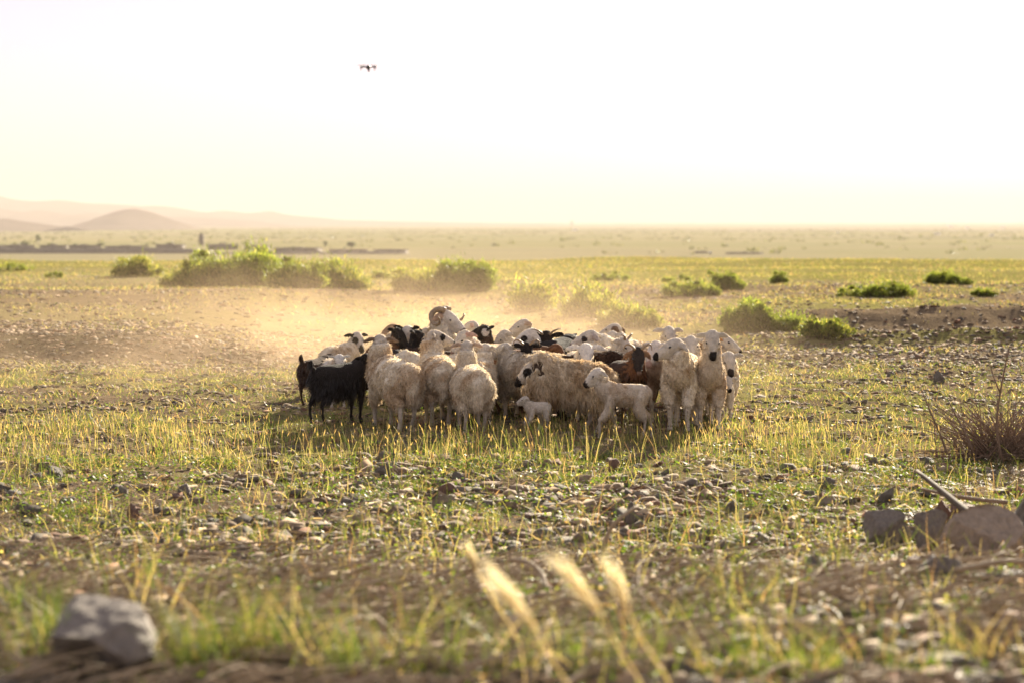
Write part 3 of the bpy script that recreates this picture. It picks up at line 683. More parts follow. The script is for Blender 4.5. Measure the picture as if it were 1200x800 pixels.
    if horns:
        for sd in (-1, 1):
            b = skull + (hdir * -.025 + hside * sd * .030 + hup * .055) * hk
            if horns == 'ram':      # heavy spiral out to the side
                pts = []; N = 26
                for q in range(N):
                    t = q / (N - 1); a = t * 2 * math.pi * .86
                    rr_ = .082 * (1 - .25 * t)
                    pts.append(b + hside * sd * (.02 + .25 * t ** 1.5) + (-hdir) * (rr_ * math.sin(a)) * 1.15 + hup * (rr_ * (math.cos(a) - 1) * .95 + .01))
                rw = [.034 * (1 - .78 * (q / (N - 1)) ** 1.3) * (1 + .05 * (q % 2)) for q in range(N)]
                V, Fq = loft(pts, rw, [w_ * .8 for w_ in rw], up=(0.3, .1, 1), seg=12, sub=1)
            else:
                shape = {'goat': [(0, 0, 0), (-.03, .02, .05), (-.08, .06, .075), (-.12, .11, .06)], 'short': [(0, 0, 0), (-.015, .03, .03), (-.03, .07, .04), (-.035, .10, .03)],
                         'curl': [(0, 0, 0), (-.025, .035, .025), (-.045, .07, .02), (-.04, .095, -.01), (-.015, .10, -.045)]}[horns]
                pts = [b + (hdir * f_ + hside * sd * o_ + hup * u_) * hk for f_, o_, u_ in shape]
                V, Fq = loft(pts, np.linspace(.013, .003, len(pts)), np.linspace(.015, .003, len(pts)), up=hup, seg=10)
            hb_ = MB(); hb_.add(V, Fq); hb_.build('horn', M['horn'], bo, True)
    if collar:
        cc_ = nb * .62 + m1 * .38; ax = norm(nb - m1); a = np.linspace(0, 2 * math.pi, 28)[:, None]
        u1 = norm(np.cross(ax, (0, 1, 0.1))); u2 = np.cross(ax, u1)
        pts = cc_ + u1 * np.cos(a) * .098 + u2 * np.sin(a) * .090
        V, Fq = loft(pts, [.005] * 28, [.014] * 28, up=ax, seg=8, sub=1); e = MB(); e.add(V, Fq); e.build('collar', M['strap'], bo, True)
    return rt

EYEP = lambda sd, c=C_BLACK, r=.034: (.055, sd * .05, .015, r, c)
W, K, DB, BR = C_WOOL, C_BLACK, C_DBROWN, C_BROWN
flock = [
 # left end
 dict(lab='black goat at the left end of the flock, turned away with neck raised', cat='goat', head=(430, 421), D=17.4, yaw=38, hyaw=80, pitch=-10, s=0.84, coat='hair', body=K, face=K, tailup=True, earl=.14, ears='droop', fat=1.12, wlen=1.25, locks=6500),
 dict(lab='dark brown goat with upright tail behind the black goat', cat='goat', head=(391, 422), D=19.0, yaw=62, hyaw=30, pitch=-30, s=0.8, coat='hair', body=DB, face=DB, tailup=True, ears='droop', fat=.95),
 dict(lab='cream sheep with black face and white stripe, rear left of the flock', head=(420, 399), D=20.4, yaw=62, hyaw=-60, pitch=-42, s=0.9, face=C_FACE, muzzle=K, ear=K, patches=((.05, .05, .01, .05, K), (.05, -.05, .01, .05, K), (-.04, 0, .0, .05, (.1, .06, .045)))),
 dict(lab='fluffy white sheep with its head down between black goat and cream sheep', head=(398, 424), D=18.9, yaw=-70, hyaw=-80, pitch=-65, s=.70, wlen=1.3, body=(.76, .70, .62), face=(.74, .70, .64)),
 dict(lab='large cream ewe with dark collar seen from behind, ears out sideways', head=(445, 401), D=17.1, yaw=118, hyaw=100, pitch=-12, s=.95, fat=1.0, neckw=1.2, ears='side', collar=True, locks=7500, wlen=1.0, earl=.13, ear=(.25, .18, .13)),
 dict(lab='woolly hump of a sheep with lowered head right behind the collared ewe', head=(462, 428), D=18.4, yaw=150, hyaw=165, pitch=-50, s=.84, fat=1.05, wlen=1.2),
 dict(lab='cream ewe with black eye patch looking back over the flock to the right', head=(514, 396), D=17.3, yaw=100, hyaw=18, pitch=-12, s=.93, neckw=1.15, patches=(EYEP(1), EYEP(-1), (.19, 0, -.02, .03, K)), locks=7000, ear=(.4, .34, .28)),
 dict(lab='dark brown goat with arched back between collared ewe and patch-eyed ewe', cat='goat', head=(476, 418), D=18.7, yaw=170, hyaw=190, pitch=-40, s=.90, coat='hair', body=DB, face=DB, ears='droop', fat=1.05),
 dict(lab='cream sheep seen from behind at centre front, small head between flat ears', head=(548, 408), D=16.8, yaw=100, hyaw=85, pitch=-20, s=.86, fat=1.15, locks=7500, earl=.13, ear=(.5, .38, .3)),
 dict(lab='cream sheep half hidden behind the centre sheep, facing away', head=(572, 411), D=17.5, yaw=72, hyaw=60, pitch=-20, s=.84, fat=1.0, locks=5000),
 dict(lab='sheep with raised head looking right behind the centre sheep', head=(557, 405), D=18.1, yaw=70, hyaw=30, pitch=-22, s=.88, patches=((.19, 0, -.02, .03, K),)),
 dict(lab='grey mottled sheep pressed behind the black-eyed ewe', head=(588, 411), D=17.7, yaw=125, hyaw=150, pitch=-22, s=.90, body=(.48, .42, .34), face=(.55, .49, .41), fat=1.1, locks=6000, wlen=1.2),
 dict(lab='long fleeced ewe standing side-on with a black patch round its eye and black nose', head=(619, 436), D=16.75, yaw=178, hyaw=192, pitch=-38, s=.93, fat=1.12, neckw=1.25, wlen=1.5, locks=11000, body=(.64, .53, .38), muzzle=K, patches=((.045, .05, .01, .047, K), (.045, -.05, .01, .047, K)), ear=(.10, .07, .05), ears='droop'),
 dict(lab='tiny white lamb stepping forward below the head of the side-on ewe', lamb=True, head=(613, 469), D=16.5, yaw=212, hyaw=190, pitch=-20, s=0.42, walk=.32, body=(.68, .60, .50), locks=2500),
 dict(lab='white lamb walking in front of the flock, face turned down left', lamb=True, head=(697, 441), D=16.2, yaw=186, hyaw=192, pitch=-34, s=0.72, walk=.30, body=(0.62, 0.53, 0.42), face=(.72, .65, .56), muzzle=(.09, .07, .06), locks=9000, ears='droop', fat=1.0, wlen=1.3),
 dict(lab='cream sheep whose back shows above the side-on ewe, facing left', head=(612, 421), D=18.0, yaw=170, hyaw=170, pitch=-40, s=.90, fat=1.05),
 dict(lab='white lamb facing the camera with ears out above the side-on ewe', lamb=True, head=(687, 415), D=17.9, yaw=-80, hyaw=-88, pitch=-28, s=.98, ears='side', patches=((.17, 0, -.02, .04, (.25, .18, .15)),), face=(.75, .69, .60)),
 dict(lab='white faced sheep with dark eye patch looking left over the brown sheep', head=(687, 397), D=18.9, yaw=-140, hyaw=190, pitch=-18, s=1.02, patches=((.055, .05, .012, .030, (.05, .04, .035)), (.055, -.05, .012, .030, (.05, .04, .035))), ears='droop', ear=(.5, .42, .36), neckw=1.2),
 dict(lab='dark brown sheep with broad round back behind the walking lamb', head=(735, 432), D=17.8, yaw=10, hyaw=30, pitch=-40, s=.92, body=DB, face=DB, leg=DB, fat=1.15, locks=6000),
 dict(lab='brown goat with long hanging ears and curved cream horns facing the camera', cat='goat', head=(748, 419), D=17.3, yaw=-75, hyaw=-86, pitch=-55, s=.92, coat='hair', body=DB, face=(.045, .035, .03), horns='curl', ears='hang', ear=(.30, .19, .12), earl=.17, fat=.95, neckc=BR),
 dict(lab='pink nosed white sheep bowing its head beside the brown goat', head=(766, 412), D=17.8, yaw=-115, hyaw=-130, pitch=-48, s=.95, body=(.40, .29, .20), coat='wool', fat=.95, wlen=.7, face=(.70, .62, .54), patches=((.18, 0, -.02, .045, C_PINK),)),
 dict(lab='tall cream ewe with dark nose looking left, long neck, right part of flock', head=(786, 408), D=16.95, yaw=-103, hyaw=-162, pitch=-20, s=1.02, neckw=1.1, muzzle=None, patches=((.19, 0, -.02, .042, K),), locks=8000, wlen=0.7, leg=(.60, .52, .42), ears='droop', fat=0.92),
 dict(lab='white sheep facing the camera just right of the tall cream ewe', head=(810, 406), D=17.9, yaw=-85, hyaw=-92, pitch=-38, s=.98, ears='side', fat=1.05, patches=((.185, 0, -.02, .025, C_PINK),)),
 dict(lab='slim cream sheep with black nose facing the camera near the right end', head=(835, 401), D=17.0, yaw=-88, hyaw=-91, pitch=-55, s=.97, fat=.92, muzzle=(.03, .025, .022), wlen=.55, locks=6000, ears='droop', body=(.62, .52, .40)),
 dict(lab='white sheep with orange ear mark looking right at the right end', head=(852, 402), D=18.6, yaw=-75, hyaw=-20, pitch=-25, s=.95, ear=(.60, .28, .10), ears='side', patches=((.19, 0, -.02, .032, K),)),
 dict(lab='white sheep with dark nose bowing at the far right end', head=(855, 424), D=17.9, yaw=-82, hyaw=-84, pitch=-50, s=.90, fat=.85, muzzle=(.05, .04, .035), ears='side', wlen=.7),
 dict(lab='small white lamb standing under the right end sheep', lamb=True, head=(853, 449), D=17.6, yaw=-88, hyaw=-80, pitch=-35, s=.62, ears='side', patches=((.16, 0, -.02, .035, K),), locks=2500),
 dict(lab='sheep with only its pale crown showing behind the tall cream ewe', head=(785, 394), D=19.6, yaw=-100, hyaw=-80, pitch=-40, s=.98, ears='side'),
 dict(lab='brown faced sheep half hidden left of the slim black-nosed one', head=(823, 401), D=18.9, yaw=-78, hyaw=-150, pitch=-25, s=.95, face=C_TAN, ear=C_TAN, body=C_TAN),
 # the back rows
 dict(lab='white horned ram with brown spiral horns raising its head above the flock', head=(527, 376), D=19.8, yaw=-30, hyaw=-22, pitch=-28, s=1.05, horns='ram', muzzle=None, patches=((.19, 0, -.02, .045, (.14, .10, .08)), ), ears='droop', ear=(.45, .30, .2), neckw=1.3, face=(.64, .57, .48), hs=1.2),
 dict(lab='black headed goat with white cheek and brown neck below the ram', cat='goat', head=(563, 390), D=19.6, yaw=-140, hyaw=205, pitch=-12, s=1.0, coat='hair', body=BR, face=K, neckc=DB, ear=K, ears='up', patches=((.0, .06, -.0, .04, (.6, .55, .5)), (.0, -.06, -.0, .04, (.6, .55, .5)))),
 dict(lab='white sheep with tan muzzle at the very back centre', head=(609, 384), D=20.8, yaw=-100, hyaw=196, pitch=-25, s=0.95, muzzle=(.30, .19, .12), ear=(.45, .33, .24), patches=((.03, 0, .05, .02, C_PINK),), hs=1.1),
 dict(lab='large white head with dark eye and black nose looking left at centre back', head=(617, 398), D=19.2, yaw=-100, hyaw=186, pitch=-24, s=0.92, muzzle=None, face=(.66, .60, .52), patches=((.195, 0, -.02, .042, K), (.05, .05, .017, .026, K), (.05, -.05, .017, .026, K)), ears='droop', hs=1.35),
 dict(lab='black goat facing the camera with short outward horns at centre back', cat='goat', head=(640, 402), D=19.2, yaw=-80, hyaw=-90, pitch=-60, s=0.95, coat='hair', body=DB, face=(.035, .024, .018), horns='short', ears='side', neckc=BR, ear=K, hs=1.15),
 dict(lab='small black goat with curved horns peering over the grey mottled sheep', cat='goat', head=(617, 413), D=18.3, yaw=-95, hyaw=-90, pitch=-50, s=.92, coat='hair', body=BR, face=K, horns='curl', ears='side', neckc=BR),
 dict(lab='black goat with angular profile and tilted head right of the horned one', cat='goat', head=(667, 405), D=18.9, yaw=60, hyaw=160, pitch=-50, s=1.05, coat='hair', body=K, face=(.03, .023, .019), ears='up'),
 dict(lab='white sheep with brown ear facing away at the rear right', head=(716, 388), D=20.6, yaw=-100, hyaw=150, pitch=-15, s=1.0, ear=(.16, .10, .07), ears='droop', patches=((-.05, -.05, .0, .04, (.2, .13, .09)),)),
 dict(lab='white sheep with dark eye ring just in front of the brown-eared one', head=(714, 398), D=19.7, yaw=-110, hyaw=215, pitch=-30, s=.92, patches=(EYEP(1, r=.026), EYEP(-1, r=.026))),
 dict(lab='cream sheep with head low between the dark-ringed sheep and the brown goat', head=(733, 407), D=18.6, yaw=-70, hyaw=-30, pitch=-50, s=.94, horns='short'),
 dict(lab='tan headed sheep at the rear left corner above the collared ewe', head=(456, 390), D=20.6, yaw=-120, hyaw=205, pitch=-30, s=1.0, face=C_TAN, ear=C_TAN),
 dict(lab='black faced sheep right of the tan headed one at the rear left', cat='goat', head=(469, 395), D=19.9, yaw=-60, hyaw=-40, pitch=-40, s=.95, coat='hair', body=BR, face=K, ears='up'),
 dict(lab='white sheep with black ears raised at the rear, left of the ram', head=(481, 391), D=20.0, yaw=-60, hyaw=60, pitch=-20, s=1.0, ear=K, ears='up', face=(.64, .57, .48)),
 dict(lab='black and white goat head close under the white sheep with black ears', cat='goat', head=(493, 397), D=19.2, yaw=-60, hyaw=-20, pitch=-30, s=.95, coat='hair', body=K, face=K, ears='up', patches=((.1, 0, .03, .035, (.6, .55, .5)),)),
 dict(lab='pale sheep with small head just right of the ram, nearly hidden', head=(549, 386), D=20.5, yaw=-100, hyaw=170, pitch=-30, s=.98, ear=(.5, .35, .28)),
 dict(lab='white sheep with pink ears bowing between patch-eyed ewe and centre sheep', head=(541, 399), D=18.6, yaw=-120, hyaw=215, pitch=-42, s=.98, ear=C_PINK),
 dict(lab='cream sheep with lowered head behind the black and brown goat', head=(588, 398), D=19.9, yaw=-110, hyaw=200, pitch=-45, s=.98),
 dict(lab='reddish brown goat whose back fills the gap behind the grey sheep', cat='goat', head=(655, 416), D=18.3, yaw=5, hyaw=-10, pitch=-60, s=.98, coat='hair', body=BR, face=BR, ears='droop', fat=1.05),
]
import os
for qi, sp in enumerate(flock):
    if sp['D'] >= 19 and 'hs' not in sp: sp = dict(sp, s=sp.get('s', 1) * .90, hs=1.12)
    animal(seed=qi + 1, **sp)

# ------------------------------------------------------------------ shrubs
def shrub(px0, px1, top, base, lab, wands=70, green=.85, seed=0, parts=True, lean=-.1, leafn=16, dens=1.0):
    g = np.random.default_rng(900 + seed); c = ground_at((px0 + px1) / 2, base); D = c.y
    w = (px1 - px0) / F * D / 2; h = (base - top) / F * D
    root = empty('shrub', (c.x, c.y, c.z), lab, 'shrub', 'shrubs on the plain')
    nw = int(wands * dens); dp = w * .75
    a = g.uniform(0, 2 * math.pi, nw); q = np.sqrt(g.random(nw)) 
    bx = np.cos(a) * q * w * .8; by = np.sin(a) * q * dp * .8
    dome = np.sqrt(np.clip(1 - q ** 2 * .95, .05, 1)) * (.30 + .95 * vn(bx / (w * .28) + 9, by / (w * .5), seed) ** .9)
    L = h * np.clip(dome, .18, 1.1) * g.uniform(.55, 1.15, nw)
    D0 = np.stack([np.cos(a) * q * .45 + lean, np.sin(a) * q * .4, np.ones(nw)], 1) + g.normal(0, .26, (nw, 3)); D0 = norm(D0)
    L *= h * 1.0 / np.percentile(L, 93)
    bz = np.array([H(c.x + u, c.y + v_) - c.z for u, v_ in zip(bx, by)])
    P = np.stack([bx, by, bz], 1)
    V, Fq = ribbons(P, D0, L, np.maximum(.012, h * .012), 3, g.normal(0, .08, (nw, 3)), g); 
    st = mesh_np('stem', V, Fq, M['bark'], root)
    n = nw * leafn; idx = np.repeat(np.arange(nw), leafn); t = g.uniform(.12, 1.04, n) ** .8
    lp = P[idx] + D0[idx] * (L[idx] * t)[:, None] + g.normal(0, .055 * (.4 + h), (n, 3))
    ld = norm(D0[idx] * .9 + g.normal(0, .55, (n, 3)) + np.array([lean, 0, .25]))
    s = h * .10 + .035
    tone = g.uniform(.5, 1.4, nw)[idx] * g.uniform(.8, 1.2, n)
    col = np.where((g.random(n) < green)[:, None], np.array([.165, .20, .045]), np.array([.34, .31, .10])) * tone[:, None]
    V1, F1 = ribbons(lp, ld, s * g.uniform(.6, 1.3, n), s * .22, 1, None, g, (1, .35))
    nc = max(6, nw // 3); ci = g.integers(0, nw, nc); ct = g.uniform(.25, .95, nc)
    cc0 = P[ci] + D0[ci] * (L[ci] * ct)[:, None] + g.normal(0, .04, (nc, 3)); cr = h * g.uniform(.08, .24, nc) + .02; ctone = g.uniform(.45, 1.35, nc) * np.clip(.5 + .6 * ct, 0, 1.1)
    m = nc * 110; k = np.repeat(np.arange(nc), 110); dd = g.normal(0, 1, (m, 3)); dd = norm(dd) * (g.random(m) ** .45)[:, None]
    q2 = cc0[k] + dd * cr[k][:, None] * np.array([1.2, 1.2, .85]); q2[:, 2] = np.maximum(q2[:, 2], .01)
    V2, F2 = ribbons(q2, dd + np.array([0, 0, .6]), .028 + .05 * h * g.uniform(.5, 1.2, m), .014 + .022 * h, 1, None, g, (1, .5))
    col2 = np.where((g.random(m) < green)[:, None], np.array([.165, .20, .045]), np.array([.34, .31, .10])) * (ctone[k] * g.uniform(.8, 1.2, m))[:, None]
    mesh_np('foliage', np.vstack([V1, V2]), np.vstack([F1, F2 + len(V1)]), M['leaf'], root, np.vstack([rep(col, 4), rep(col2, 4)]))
    return root
sh = [
 (-30, 50, 305, 317, 'low green shrub cut off by the left edge of the picture', 60, .8),
 (128, 196, 301, 324, 'hazy round pale shrub standing alone left of the big thicket', 150, .6),
 (184, 262, 311, 337, 'low bush forming the left foot of the big thicket', 150, .6),
 (226, 330, 292, 336, 'tallest bright green bush of the big thicket', 330, .9),
 (262, 352, 297, 337, 'dense bush in the middle of the big thicket', 260, .9),
 (315, 385, 303, 338, 'rounded bush right of the middle of the big thicket', 170, .85),
 (362, 438, 305, 338, 'feathery bush closing the right end of the big thicket', 170, .75),
 (434, 462, 317, 327, 'tiny dark bush right of the big thicket', 40, .8),
 (462, 530, 313, 341, 'pale feathery bush left of the dark green one', 150, .5),
 (512, 577, 306, 341, 'dark green upright bush above the ram', 240, 1.0),
 (598, 648, 327, 364, 'sparse wispy shrub in the dust above the centre of the flock', 60, .5),
 (655, 725, 330, 372, 'wispy yellowish shrub right of the sparse one, in the dust', 90, .5),
 (700, 778, 356, 382, 'low trailing shrub behind the right half of the flock', 110, .6),
 (688, 748, 319, 329, 'thin dark strip of scrub far behind the flock', 50, .9),
 (770, 845, 328, 347, 'broad low green bush on the right side of the plain', 120, .85),
 (830, 876, 319, 339, 'rounded green bush right behind the broad low one', 120, .85),
 (772, 812, 322, 332, 'small flat bush behind the broad low one', 40, .85),
 (903, 922, 319, 333, 'small dark round bush between the two bush groups', 50, .95),
 (846, 915, 359, 388, 'bright green dense bush right of the flock', 240, .95),
 (885, 952, 366, 389, 'green right half of the bright bush right of the flock', 160, .9),
 (935, 1003, 375, 393, 'low trailing tail of the bright green bush', 110, .7),
 (975, 1042, 334, 347, 'low pale bush at the right behind the stony ground', 80, .7),
 (1003, 1078, 331, 348, 'wide green bush at the right behind the stony ground', 130, .85),
 (1085, 1120, 317, 333, 'tall rounded bush far right near the meadow edge', 100, .85),
 (1120, 1138, 325, 334, 'small dark bush touching the tall rounded one', 40, .95),
 (1143, 1163, 337, 348, 'single small bush near the right edge', 40, .8),
 (52, 76, 318, 326, 'very small dark bush near the left edge', 20, .8),
]
for q, (x0, x1, tp, bs, lb_, n, gr) in enumerate(sh): shrub(x0, x1, tp, bs, lb_, wands=n, green=gr, seed=q)

# ------------------------------------------------------------------ the far valley: village, towers, trees
def block(mb, x0, x1, y0, y1, z0, z1):
    V = [(x, y, z) for z in (z0, z1) for y in (y0, y1) for x in (x0, x1)]
    mb.add(V, [(0, 2, 3, 1), (4, 5, 7, 6), (0, 1, 5, 4), (2, 6, 7, 3), (0, 4, 6, 2), (1, 3, 7, 5)])
def house(px, base, wpx, hpx, lab, m='mud_dark', wins=3, grp='mud houses of the far village'):
    p = valley_at(px, base); s = p.y / F; w = wpx * s / 2; h = hpx * s
    o = empty('house', (p.x, p.y, p.z - .3), lab, 'house', grp, rz=math.sin(px * 7.3) * .35)
    mb = MB(); block(mb, -w, w, 0, w * 1.1, 0, h); mb.build('wall', M[m], o)
    mb = MB(); block(mb, -w - .3, w + .3, -.3, .3, h + .003, h + .6); block(mb, -w - .3, w + .3, w * 1.1 - .3, w * 1.1 + .3, h + .003, h + .6); block(mb, -w * .3, w * .2, w * .4, w * .8, h + .003, h + h * .3); mb.build('roof', M[m], o)
    for k in range(wins):
        x = -w + (k + .5) * 2 * w / wins; mb = MB(); block(mb, x - .6, x + .6, -.06, .05, h * .45, h * .45 + 1.3); mb.build('window', M['dark'], o)
    mb = MB(); block(mb, w * .1, w * .1 + 1.1, -.07, .05, 0, 2.2); mb.build('door', M['dark'], o)
    return o
for a in [(20, 294, 40, 6, 'long low mud house at the left edge of the far village'), (62, 295, 30, 7, 'mud house under the round tree at left'), (100, 294, 34, 6, 'pale mud house right of the round tree', 'mud_dark'),
          (150, 295, 46, 6, 'wide dark mud house left of the tall stone tower', 'mud_dark'), (196, 294, 30, 7, 'mud house just left of the tall stone tower', 'mud_dark'), (262, 293, 34, 6, 'dark mud house just right of the tall stone tower', 'mud_dark'),
          (300, 294, 26, 5, 'small mud house midway along the far village'), (344, 296, 50, 5, 'long dark mud house behind the big thicket', 'mud_dark'), (408, 297, 44, 4, 'low mud house under the spreading far tree', 'mud'),
          (455, 297, 36, 4, 'last low mud house at the right end of the far village', 'mud_dark'),
          (822, 297, 14, 1.6, 'dark ruined house alone in the far right plain', 'mud_dark'), (870, 298, 40, 1.3, 'long low ruin wall house on the far right plain', 'mud_dark')]:
    house(*a)
p = valley_at(240, 296)
def bank(x0, x1, base, hpx, lab):
    g = np.random.default_rng(abs(int(x0)) + 3); a = valley_at(x0, base); b = valley_at(x1, base); n = 120; t = np.linspace(0, 1, n)
    prof = [(-5, 0), (-2, .85), (0, 1), (8, .9), (20, 0)]
    X_ = a.x + (b.x - a.x) * t; Y_ = a.y + (b.y - a.y) * t; hh = hpx * a.y / F * (.55 + .7 * vn(t * 22, t * 0, 7)) * np.minimum(1, np.minimum(t, 1 - t) * 12)
    Vv = np.stack([np.stack([X_, Y_ + dy, height(X_, Y_ + dy) - .4 + hh * k], 1) for dy, k in prof], 1).reshape(-1, 3)
    Q_ = [(i * 5 + j, i * 5 + 5 + j, i * 5 + 6 + j, i * 5 + 1 + j) for i in range(n - 1) for j in range(4)]
    tag(mesh_np('earth_bank', Vv, Q_, M['mud_dark']), lab, 'earth bank')
bank(-120, 250, 297.5, 8, 'long dark earth bank below the far village, left stretch'); bank(235, 485, 298, 4, 'dark earth bank tapering to the right behind the thicket')
def tower(px, base, wpx, hpx, lab):
    p = valley_at(px, base); s = p.y / F; w = wpx * s / 2; h = hpx * s
    o = empty('tower', (p.x, p.y, p.z - .3), lab, 'tower')
    mb = MB(); block(mb, -w, w, -w, w, 0, h * .82); mb.build('shaft', M['mud_dark'], o)
    mb = MB(); block(mb, -w * .6, w * .6, -w * .6, w * .6, h * .82 + .01, h); mb.build('turret', M['mud_dark'], o)
    mb = MB(); block(mb, -w * 1.12, w * 1.12, -w * 1.12, w * 1.12, h * .76, h * .80); mb.build('cornice', M['mud'], o)
    for zz in (.3, .55): mb = MB(); block(mb, -.5, .5, -w - .06, -w + .05, h * zz, h * zz + 1.5); mb.build('window', M['dark'], o)
tower(236, 288, 5.5, 15, 'tall square stone tower rising from the far village'); tower(670, 265, 2.6, 6.5, 'tiny tower on the far horizon above the flock')
for (px, py, w, lab) in ((1098, 275.5, 7, 'flat white shed shining on the far right plain'), (1163, 277, 5, 'white shed nearest the right edge'), (1115, 267, 6, 'faint white building near the horizon at right'), (1134, 268, 5, 'faint white building just right of the first near the horizon'), (1176, 267, 5, 'white building near the horizon at the right edge'),
                         (675, 270.5, 6, 'small white hut below the tiny far tower'), (1110, 264.5, 4, 'palest white building on the horizon line at right'), (982, 273.5, 3, 'single white dot of a hut far right of the flock'), (832, 298, 3, 'white hut beside the dark far ruin')):
    house(px, py, w, 1.9, lab, 'white', 2, 'white buildings on the far plain')
def far_tree(px, base, w, h, lab, seed):
    p = valley_at(px, base); s = p.y / F; W_ = w * s / 2; Hh = h * s; g = np.random.default_rng(seed)
    o = empty('tree', (p.x, p.y, p.z), lab, 'tree', 'trees of the far village')
    V, Fq = loft([(0, 0, -.5), (.1, 0, Hh * .35), (.2, .1, Hh * .7)], [W_ * .10, W_ * .07, W_ * .03], [W_ * .10, W_ * .07, W_ * .03], up=(1, 0, 0), seg=8); mb = MB(); mb.add(V, Fq)
    cl = []
    for k in range(9):
        a = g.uniform(0, 6.28); e = np.array([math.cos(a) * W_ * .6, math.sin(a) * W_ * .6, Hh * g.uniform(.5, .85)])
        V, Fq = loft([(.1, 0, Hh * .35), e * .5 + np.array([0, 0, Hh * .2]), e], [W_ * .04] * 2 + [W_ * .015], [W_ * .04] * 2 + [W_ * .015], up=(1, .2, 0), seg=6, sub=1); mb.add(V, Fq); cl.append(e)
    mb.build('trunk', M['bark'], o, True)
    cl = np.array(cl); n = 900; c = cl[g.integers(0, len(cl), n)] + g.normal(0, W_ * .22, (n, 3)); c[:, 2] = np.clip(c[:, 2], Hh * .3, Hh)
    V, Fq = ribbons(c, g.normal(0, 1, (n, 3)), W_ * .16, W_ * .12, 1, None, g, (1, .7)); mesh_np('crown', V, Fq, M['leaf'], o, rep(np.array([.07, .085, .03]) * g.uniform(.7, 1.3, (n, 1)), 4))
for q, a in enumerate([(45, 288, 7, 14, 'round headed tree standing above the left houses'), (29, 289, 10, 5, 'low dark tree left of the round headed one'), (88, 291, 6, 5, 'small tree between two left houses'), (118, 291, 9, 6, 'spreading yellowish tree behind the dark house'),
                       (381, 293, 6, 11, 'slender tree right of the big thicket top'), (412, 293, 11, 9, 'spreading tree at the right of the far village'), (172, 291, 4, 6, 'thin tree left of the stone tower'), (200, 290, 5, 6, 'thin tree just left of the stone tower')]):
    far_tree(*a, seed=q + 40)
# scattered scrub dots on the far plain, beyond counting
g = np.random.default_rng(77); n = 2600; r_ = np.sqrt(g.uniform(1400 ** 2, 7500 ** 2, n)); x = g.uniform(-.3, .3, n) * r_
P0 = np.repeat(np.stack([x, r_, height(x, r_)], 1), 10, 0); sz = np.repeat(g.uniform(.8, 3.5, n), 10)
V, Fq = ribbons(P0 + g.normal(0, 1, (len(P0), 3)) * sz[:, None] * np.array([.8, .5, .1]), g.normal(0, .8, (len(P0), 3)) + np.array([0, 0, .8]), sz, sz * .6, 1, None, g, (1, .5))
tag(mesh_np('scrub', V, Fq, M['leaf'], None, rep(np.array([.10, .10, .04]) * g.uniform(.7, 1.3, (len(P0), 1)), 4)), kind='stuff')

# ------------------------------------------------------------------ drone
Dd = 50; p = at_depth(431.5, 79.5, Dd); u = Dd / F
dr = empty('drone', p, 'small dark quadcopter drone hovering in the pale sky', 'drone', rz=R(12)); dr.scale = (1.25, 1.4, 1.7)
V, Fq = loft([(0, -.085, 0), (0, -.05, 0), (0, .04, .005), (0, .085, 0)], [.022, .038, .040, .02], [.020, .034, .036, .018], up=(0, 0, 1), seg=12); mb = MB(); mb.add(V, Fq); mb.build('body', M['drone'], dr, True)
V, Fq = loft([(0, -.075, -.028), (0, -.075, -.048), (0, -.070, -.065)], [.014, .02, .016], [.014, .02, .016], up=(1, 0, 0), seg=10); mb = MB(); mb.add(V, Fq); mb.build('camera', M['drone'], dr, True)
for sx_ in (-1, 1):
    for sy_ in (-1, 1):
        e = (sx_ * .135, sy_ * .10, .018)
        V, Fq = loft([(sx_ * .025, sy_ * .05, .005), (sx_ * .08, sy_ * .08, .010), e], [.011, .009, .010], [.008, .006, .007], up=(0, 0, 1), seg=8); mb = MB(); mb.add(V, Fq); arm = mb.build('arm', M['drone'], dr, True)
        V, Fq = loft([(e[0], e[1], -.012), (e[0], e[1], .03)], [.013, .012], [.013, .012], up=(1, 0, 0), seg=10, sub=1); mb = MB(); mb.add(V, Fq)
        V, Fq = loft([(e[0], e[1], -.05), (e[0], e[1], -.012)], [.004, .006], [.004, .006], up=(1, 0, 0), seg=6, sub=1); mb.add(V, Fq); mb.build('motor', M['drone'], arm, True)
        a = sx_ * .5 + sy_ * .3; mb = MB()
        for sg in (-1, 1):
            V, Fq = loft([(e[0], e[1], .034), (e[0] + sg * .055 * math.cos(a), e[1] + sg * .055 * math.sin(a), .037), (e[0] + sg * .11 * math.cos(a), e[1] + sg * .11 * math.sin(a), .040)], [.005, .011, .004], [.0018] * 3, up=(0, 0, 1), seg=6); mb.add(V, Fq)
        mb.build('propeller', M['prop'], arm, True)

# ------------------------------------------------------------------ dry brush and sticks
def stick_mesh(mb, pts, r0, r1, seg=7, wob=0.0, g=rng):
    pts = np.array(pts, float); k = len(pts)
    if wob: pts[1:-1] += g.normal(0, wob, (k - 2, 3))
    V, Fq = loft(pts, np.linspace(r0, r1, k), np.linspace(r0, r1, k), up=(.1, 1, .05), seg=seg); mb.add(V, Fq)
def stick(name, lab, pix, r0, r1, m='twig_grey', cat='stick', forks=()):
    """pix: (photo x, photo y, depth); real 3D points along the stick"""
    pts = [at_depth(x, y, d) for x, y, d in pix]; mb = MB(); stick_mesh(mb, pts, r0, r1, 8)
    for fk_ in forks: stick_mesh(mb, [at_depth(x, y, d) for x, y, d in fk_], r1 * 1.3, r1 * .5, 6)
    return tag(mb.build(name, M[m], smooth=True), lab, cat)
g = np.random.default_rng(321); bp_ = ground_at(1172, 541); mb = MB()
